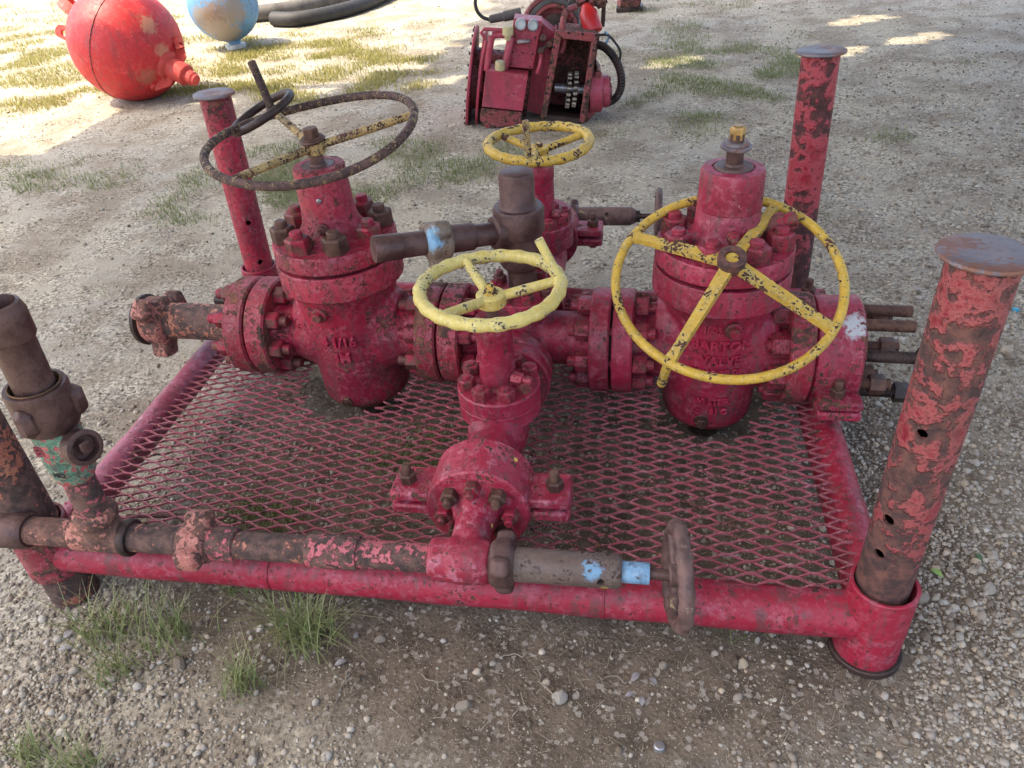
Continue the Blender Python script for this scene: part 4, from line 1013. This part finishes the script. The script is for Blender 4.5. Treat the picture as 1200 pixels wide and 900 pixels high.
for k in range(12):
    a, b = strap[k], strap[k + 1]; nn = (b - a).cross(wv).normalized() * .006
    gw.add([a - wv - nn, a + wv - nn, b + wv - nn, b - wv - nn, a - wv + nn, a + wv + nn, b + wv + nn, b - wv + nn], [(0, 1, 2, 3), (7, 6, 5, 4), (0, 4, 5, 1), (2, 6, 7, 3), (1, 5, 6, 2), (3, 7, 4, 0)])
obj('strap_loop', gw, 'ball_plain', fl)

# ---- blue bottle behind it
ft = px(277, 56); bl = thing('pressure_bottle', 'blue and rust pressure bottle standing tilted on a round foot', 'bottle', (ft.x, ft.y, 0))
ctr = px(261, 5, .41) - Vector(bl.location); base = Vector((0, 0, .03)); axb = (ctr - base).normalized(); R_b = .345
dist_ = (ctr - base).length
M['ball_blue'] = paint('blue_bottle_paint', (.07, .22, .44), (.12, .30, .50), thr=.64, scale=6, rust=((.28, .15, .09), (.42, .26, .16)), chalk=(.4, .46, .5), chalk_amt=.35, rough=.5, relief=.6, dirt=.3, wear=0,
    patches=((tuple(ctr + cdir(-.35, .75, .55) * R_b), .15, (.27, .22, .17)), (tuple(ctr + cdir(.1, .7, .7) * R_b), .16, (.28, .18, .11)), (tuple(ctr + cdir(.55, .5, .65) * R_b), .15, (.28, .24, .20)), (tuple(ctr + cdir(.1, .95, .2) * R_b), .2, (.34, .28, .22))))
prof = [(0.0, .05), (dist_ - R_b * .99, .07)] + [(dist_ - R_b * math.cos(math.pi * i / 30), R_b * math.sin(math.pi * i / 30)) for i in range(3, 28)] + [(dist_ + R_b, .07), (dist_ + R_b + .12, .07)]
obj('shell', G().lathe(base, axb, prof, 56), 'ball_blue', bl)
obj('foot', G().lathe((0, 0, -.004), (axb + Vector((0, 0, 1.5))).normalized(), [(0, .095), (.004, .103), (.04, .103), (.045, .095)], 36), 'white', bl)
ld = cdir(.72, .05, .69)
obj('stamped_letters', G().text('A30B', .07, .006, ctr + ld * (R_b + .001), cdir(.62, -.32, -.6), cdir(-.25, -.9, .2), bevel=.001), 'brown', bl)

# ---- two thick hoses on the ground
def hose(label, pts, r, mat, rib=0.0):
    P = [px(x, y) + Vector((0, 0, r)) for x, y in pts]; path = []
    for i in range(len(P) - 1):
        p0, p1, p2, p3 = P[max(i - 1, 0)], P[i], P[i + 1], P[min(i + 2, len(P) - 1)]
        for k in range(14):
            t = k / 14; path.append(.5 * ((2 * p1) + (p2 - p0) * t + (2 * p0 - 5 * p1 + 4 * p2 - p3) * t * t + (3 * p1 - p0 - 3 * p2 + p3) * t ** 3))
    path.append(P[-1]); b = path[0].copy(); b.z = 0
    rr = [r * (1 + rib * (i % 2)) for i in range(len(path))]
    o = obj('hose', G().tube([q - b for q in path], rr, 20), mat, None, b); tag(o, label, 'hose', 'thick hoses behind the blue bottle'); return o
hose('thick dusty hose passing straight behind the blue bottle', [(290, 26), (330, 22), (370, 14), (410, 2), (450, -14), (520, -45)], .088, 'hose_grey', .04)
hose('thick dark hose curving up to the right below its neighbour', [(322, 31), (350, 31), (390, 24), (430, 12), (470, -8), (540, -40)], .078, 'rubber', .04)

# ---- red machine with gauges
O_ = px(628, 149); vv = Vector((-.10, 1, 0)).normalized(); uu = Vector((1, .10, 0)).normalized()
mc = thing('hydraulic_machine', 'tilted red hydraulic machine with gauge console and open chain case', 'machine', (O_.x, O_.y, 0)); MCO = -Vector(mc.location)
def mp(cx_, cy_, d=0.0):
    """crop pixel -> point of the plane d metres behind the machine's front"""
    x, y = 540 + cx_ / 5.4545, cy_ / 5.4545
    r = CX * (x - 600) + CY * (y - 450) + CZ * 900; o = O_ + vv * d
    p = CC + r * ((o - CC).dot(vv) / r.dot(vv)); return p + MCO
def slab(name, pts, d0, d1, mat, parent=None, bulge=None):
    """outline taken at d0, carried straight back to d1"""
    P = [mp(x, y, d0) for x, y in pts]; n = len(P); Q = [p + vv * (d1 - d0) for p in P]
    bm = bmesh.new(); A = [bm.verts.new(p) for p in P]; B = [bm.verts.new(p) for p in Q]
    bm.faces.new(A); bm.faces.new(B[::-1])
    for i in range(n): bm.faces.new((A[i], B[i], B[(i + 1) % n], A[(i + 1) % n]))
    bmesh.ops.recalc_face_normals(bm, faces=bm.faces[:]); bmesh.ops.bevel(bm, geom=[e for e in bm.edges], offset=.004, segments=1, affect='EDGES')
    me = bpy.data.meshes.new(name); bm.to_mesh(me); bm.free()
    return obj(name, me, mat, parent or mc)
box_ = slab('control_box', [(160, 450), (430, 482), (395, 712), (135, 682)], .0, .26, 'mach_red')
slab('side_panel', [(522, 150), (606, 215), (520, 740), (400, 700), (455, 440)], .20, .40, 'mach_red')
slab('skirt', [(130, 690), (396, 716), (384, 800), (165, 822), (122, 765)], .03, .34, 'mach_rust')
con = slab('console', [(340, 117), (520, 135), (462, 442), (282, 428)], .10, .27, 'mach_red')
for i, (a, b) in enumerate(((383, 155), (462, 161))):
    c = mp(a, b, .098); gz = obj('gauge', G().lathe(c, -vv + Vector((0, 0, .1)), [(-.02, .036), (.012, .036), (.016, .033), (.016, .026), (.012, .025)], 28), 'steel', con)
    obj('gauge_face', G().lathe(c, -vv + Vector((0, 0, .1)), [(0, .026), (.0125, .0255), (.013, .002)], 24), 'white', con)
obj('knob_plate', G().box(mp(402, 262, .08), (.085, .06, .018), bev=.005), 'steel', con)
for (a, b) in ((350, 230), (475, 240), (333, 330), (396, 338), (460, 345), (318, 412), (440, 425)):
    obj('screw', G().lathe(mp(a, b, .10), -vv, [(-.004, .006), (.003, .006), (.004, .003)], 10), 'dark', con)
# end plates of the drum at the left
dc = mp(250, 520, .34); ua = (uu + Vector((0, 0, -.18))).normalized()
for off, r, m in ((-.20, .335, 'mach_red'), (-.135, .32, 'mach_red')):
    obj('drum_plate', G().lathe(dc + ua * off, ua, [(0, .20), (0, r - .004), (.004, r), (.014, r), (.018, r - .004), (.018, .20)], 64), m, mc)
obj('drum', G().lathe(dc + ua * -.19, ua, [(0, .20), (.40, .20)], 40), 'mach_rust', mc)
for i in range(26):
    q = i * 2 * math.pi / 26; e1, e2, _ = basis(ua); obj('rim_bolt', G().lathe(dc + ua * -.203 + (e1 * math.cos(q) + e2 * math.sin(q)) * .315, -ua, [(0, .009), (.008, .009), (.010, .006)], 8), 'dark', mc)
for (pp, r) in (([(165, 450), (180, 330), (200, 228)], .022), ([(200, 225), (285, 222)], .020), ([(285, 222), (318, 250), (290, 400), (275, 440)], .026), ([(170, 445), (280, 455)], .018), ([(160, 255), (130, 205), (150, 185), (300, 195)], .012), ([(165, 260), (130, 420), (125, 580)], .013)):
    obj('guard_bar', G().tube([mp(a, b, .07) for a, b in pp], r, 10), 'mach_red', mc)
for a, b, s in ((298, 190, .034), (248, 415, .032)):
    c = mp(a, b, .05); obj('filler_cap', G().lathe(c - Vector((0, 0, .03)), (.1, -.1, 1), [(-.03, s * .6), (0, s * .65), (0, s), (.006, s * 1.04), (.05, s), (.055, s * .85)], 24), 'cream_cap', mc)
# chain case
fr = [((605, 195), (880, 217), (838, 268), (642, 247)), ((880, 217), (790, 792), (758, 776), (836, 262)), ((605, 195), (510, 756), (548, 748), (642, 240))]
for q in fr: slab('case_frame', q, .0, .025, 'mach_rust')
slab('case_wall', [(838, 240), (880, 225), (800, 785), (770, 778)], .03, .34, 'mach_rust')
slab('case_wall', [(606, 215), (632, 245), (545, 745), (515, 745)], .03, .34, 'mach_red')
slab('case_wall', [(625, 205), (872, 222), (868, 262), (630, 246)], .03, .34, 'mach_rust')
slab('case_back', [(600, 200), (890, 215), (800, 795), (505, 760)], .34, .36, 'mach_rust')
slab('case_floor', [(545, 735), (780, 760), (775, 790), (540, 770)], .05, .33, 'dark')
slab('side_bulge', [(872, 430), (902, 470), (880, 700), (800, 790), (820, 560)], .10, .34, 'mach_rust')
for (a, b) in ((692, 210), (778, 218), (866, 226), (592, 302), (575, 400), (560, 495), (544, 595), (528, 690), (848, 322), (832, 420), (815, 520), (800, 620), (783, 715)):
    obj('bolt_hole', G().lathe(mp(a, b, .0), -vv, [(-.004, .009), (.002, .009)], 12), 'gasket', mc)
M['roller'] = bare('chain_roller_steel', (.26, .22, .17), (.50, .46, .38), scale=30, rough=.4, metal=.5)
sh0 = mp(600, 560, .16); sh1 = mp(830, 578, .16); sa = (sh1 - sh0).normalized()
obj('shaft', G().cyl(sh0, sh1, .033, 24), 'steel', mc)
e1, e2, _ = basis(sa)
for (a, b) in ((688, 578), (730, 572)):
    c = mp(a, b, .16); sp_ = obj('sprocket', G().lathe(c - sa * .008, sa, [(0, .03), (0, .094), (.016, .094), (.016, .03)], 36), 'dark', mc)
    for i in range(18):
        q = i * math.pi / 9; p = c + (e1 * math.cos(q) + e2 * math.sin(q)) * .106
        obj('chain_roller', G().cyl(p - sa * .014, p + sa * .014, .0105, 10, .002), 'roller', sp_)
hc = mp(870, 585, .18)
obj('end_hub', G().lathe(hc, uu, [(-.05, .14), (.03, .13), (.035, .105), (.075, .105), (.08, .098), (.085, .05), (.10, .045), (.10, .01)], 32, ch=.003), 'mach_red', mc)
for i in range(8):
    q = i * math.pi / 4; e1, e2, _ = basis(uu); obj('hub_bolt', G().hexa(hc + uu * .075 + (e1 * math.cos(q) + e2 * math.sin(q)) * .078, uu, .03, .016), 'bolt', mc)
def mtube(name, pts, r, mat, rib=None):
    P = [mp(*p) for p in pts]; path = []
    for i in range(len(P) - 1):
        p0, p1, p2, p3 = P[max(i - 1, 0)], P[i], P[i + 1], P[min(i + 2, len(P) - 1)]
        for k in range(10):
            t = k / 10; path.append(.5 * ((2 * p1) + (p2 - p0) * t + (2 * p0 - 5 * p1 + 4 * p2 - p3) * t * t + (3 * p1 - p0 - 3 * p2 + p3) * t ** 3))
    path.append(P[-1]); rr = [r * (1 + (rib or 0) * (i % 2)) for i in range(len(path))]
    return obj(name, G().tube(path, rr, 14), mat, mc)
mtube('ribbed_hose', [(868, 285, .2), (915, 300, .2), (975, 360, .2), (1018, 450, .2), (1025, 550, .2), (990, 625, .2), (935, 655, .18), (890, 660, .18)], .025, 'dark', .16)
mtube('red_pipe', [(640, 335, .1), (660, 270, .1), (652, 160, .1), (672, 75, .14), (735, 42, .2)], .019, 'mach_rust')
mtube('cable', [(880, 225, .2), (940, 225, .2), (985, 270, .2), (1020, 330, .2), (1015, 392, .2)], .008, 'rubber')
mtube('cable', [(860, 265, .2), (920, 275, .2), (945, 240, .2), (920, 200, .2)], .007, 'blue')
mtube('feed_hose', [(110, -40, .45), (92, 10, .45), (105, 70, .45), (140, 110, .45), (185, 125, .45)], .012, 'rubber')
a = mp(180, 126, .45); b = mp(385, 82, .45)
obj('hose_coupling', G().lathe(a, b - a, [(0, .014), (.01, .026), (.10, .028), (.105, .033), (.20, .034), ((b - a).length, .034)], 20), 'hose_grey', mc)
# pulley behind the console
pc_ = mp(600, 190, .62); pa = (vv * -1 + Vector((.1, 0, .35))).normalized()
obj('pulley', G().lathe(pc_, pa, [(-.10, .225), (-.09, .24), (-.02, .24), (0, .228), (.0, .205), (-.03, .20), (-.03, .17), (.02, .165), (.025, .14), (.0, .13), (-.02, .08), (.05, .07), (.05, .02)], 56, ch=.004), 'mach_rust', mc)
obj('pulley_ring', G().lathe(pc_, pa, [(-.02, .202), (.012, .200), (.016, .17), (-.02, .168)], 56, caps=False), 'hose_grey', mc)
obj('hub_cap', G().lathe(pc_, pa, [(.0, .10), (.06, .095), (.075, .06), (.078, .01)], 36), 'dark', mc)
# red cylinder and pipes at the top
a = mp(798, 30, .30); b = mp(850, 205, .22)
obj('red_canister', G().lathe(b, a - b, [(-.01, .03), (0, .058), (.01, .062), ((b - a).length * .7, .058), ((b - a).length * .92, .035), ((b - a).length, .03)], 28), 'fire_red', mc)
mtube('pipe', [(730, 20, .35), (800, 5, .4), (880, 15, .4), (930, -10, .4)], .026, 'dark')
mtube('pipe', [(760, 60, .3), (770, 120, .3), (765, 195, .25)], .013, 'hose_grey')
mtube('pipe', [(915, -20, .5), (912, 80, .5), (905, 170, .5)], .015, 'dark')
mtube('pipe', [(690, 5, .5), (745, 25, .5), (780, 55, .45)], .02, 'hose_grey')
for (a, b, r) in ((740, 18, .032), (865, 22, .04), (820, 12, .035)): obj('fitting', G().hexa(mp(a, b, .32), (1, .2, .3), r * 1.7, .06), 'mach_rust', mc)
for (a, b) in ((505, 330), (560, 290), (520, 250)): obj('fitting', G().hexa(mp(a, b, .12), (.3, -1, .4), .04, .05), 'bolt_rust', mc)
mtube('cable', [(500, 345, .1), (540, 300, .12), (575, 300, .15), (590, 250, .2)], .011, 'hose_grey')
mtube('cable', [(490, 470, .06), (510, 400, .06), (515, 330, .1)], .014, 'mach_red')
# stacked lump of rusty steel farther back
bk = px(738, 12); st = thing('steel_block', 'small rusty brown steel block at the top edge, right of the red machine', 'block', (bk.x, bk.y, 0))
obj('block_body', G().box((0, 0, .16), (.22, .2, .26), Matrix.Rotation(.15, 3, 'Y') @ Matrix.Rotation(.2, 3, 'Z'), .01), 'mach_rust', st)
obj('foot', G().box((0, 0, .025), (.28, .24, .05), bev=.008), 'dark', st)
obj('stub_pipe', G().cyl((0, 0, .27), (-.02, .02, .45), .05, 20, .004), 'dark', st)

# ============================================================ small litter
def twig(p0, p1, r, label):
    a = px(*p0); b = px(*p1); b_ = Vector((a.x, a.y, gh(a.x, a.y))); n = 6; P = []
    for i in range(n + 1):
        q = a.lerp(b, i / n); P.append(Vector((q.x + rng.normal(0, .004), q.y + rng.normal(0, .004), gh(q.x, q.y) + r + .003)) - b_)
    o = obj('twig', G().tube(P, [r * (1 - .5 * i / n) for i in range(n + 1)], 6), 'twig', None, b_); tag(o, label, 'twig', 'dry twigs on the soil')
M['twig'] = plain('dry_twig', (.26, .22, .17), .8)
twig((650, 822), (626, 780), .0028, 'pale dry twig lying on bare soil below the rusty union')
twig((585, 772), (618, 768), .0022, 'short thin twig pointing right beside the pale forked twig')
twig((495, 790), (520, 812), .002, 'thin straight twig on soil right of the tall grass tuft')
twig((408, 790), (388, 838), .002, 'long thin stalk trailing down from the tall grass tuft')
twig((1200, 800), (1150, 770), .002, 'thin twig on gravel near the right edge of the picture')
twig((735, 800), (700, 792), .0022, 'short brown twig left of the grey dead leaves')
def leaf(p, L, mat, label, rot, group=None):
    a = px(*p); base_ = Vector((a.x, a.y, gh(a.x, a.y) + .006)); g = G(); n = 7; vs = []; cr_, sr_ = math.cos(rot), math.sin(rot)
    for i in range(n + 1):
        t = i / n; w = L * .26 * math.sin(math.pi * min(1, t * .96 + .04)); x = (t - .5) * L
        for y, z in ((-w, .25 * w), (0, 0), (w, .3 * w)): vs.append((x * cr_ - y * sr_, x * sr_ + y * cr_, z + .12 * L * math.sin(t * 3)))
    vs += [(x, y, z + .0012) for x, y, z in vs]; o_ = 3 * (n + 1)
    fs = [(3 * i + j, 3 * i + j + 1, 3 * i + 4 + j, 3 * i + 3 + j) for i in range(n) for j in (0, 1)]
    g.add(vs, fs + [tuple(q + o_ for q in f[::-1]) for f in fs]); o = obj('leaf', g, mat, None, base_); tag(o, label, 'leaf', group)
M['leaf_green'] = plain('green_leaf', (.24, .38, .09), .5); M['leaf_dead'] = plain('dead_leaf', (.27, .25, .25), .7); M['leaf_dark'] = plain('dark_green_leaf', (.06, .12, .04), .6)
leaf((1098, 671), .034, 'leaf_green', 'bright yellow green leaf on gravel right of the nearest post', -.9)
leaf((1147, 652), .028, 'leaf_dark', 'small dark green leaf on gravel near the right edge', 1.9)
for k, (p, r) in enumerate((((738, 815), .4), ((752, 822), 1.6), ((765, 800), 2.4), ((745, 795), .9), ((418, 745), 1.3), ((78, 762), .2), ((82, 745), 1.1), ((400, 778), .5))):
    leaf(p, rng.uniform(.02, .045), 'leaf_dead', ['leftmost curled grey dead leaf below the front handwheel', 'lowest grey dead leaf below the front handwheel', 'rightmost grey dead leaf below the front handwheel', 'topmost curled grey leaf below the front handwheel', 'grey dead leaf close under the front pipe beside the tall grass tuft', 'lower crumpled grey leaf on gravel left of the grass tufts', 'upper crumpled grey leaf on gravel left of the grass tufts', 'grey dead leaf at the lower side of the tall grass tuft'][k], r, 'dead leaves on the soil')
M['blue_bit'] = plain('blue_plastic', (.05, .35, .50), .4)
for p, lab in (((1190, 364), 'blue bottle cap on gravel at the right edge'), ((772, 876), 'grey blue bottle cap on soil at the bottom edge')):
    a = px(*p); o = obj('bottle_cap', G().lathe((0, 0, 0), (.1, .1, 1), [(0, .011), (.0, .0125), (.009, .012), (.011, .010), (.011, .001)], 18), 'blue_bit' if p[0] > 1000 else 'steel', None, (a.x, a.y, gh(a.x, a.y) + .002)); tag(o, lab, 'bottle cap')
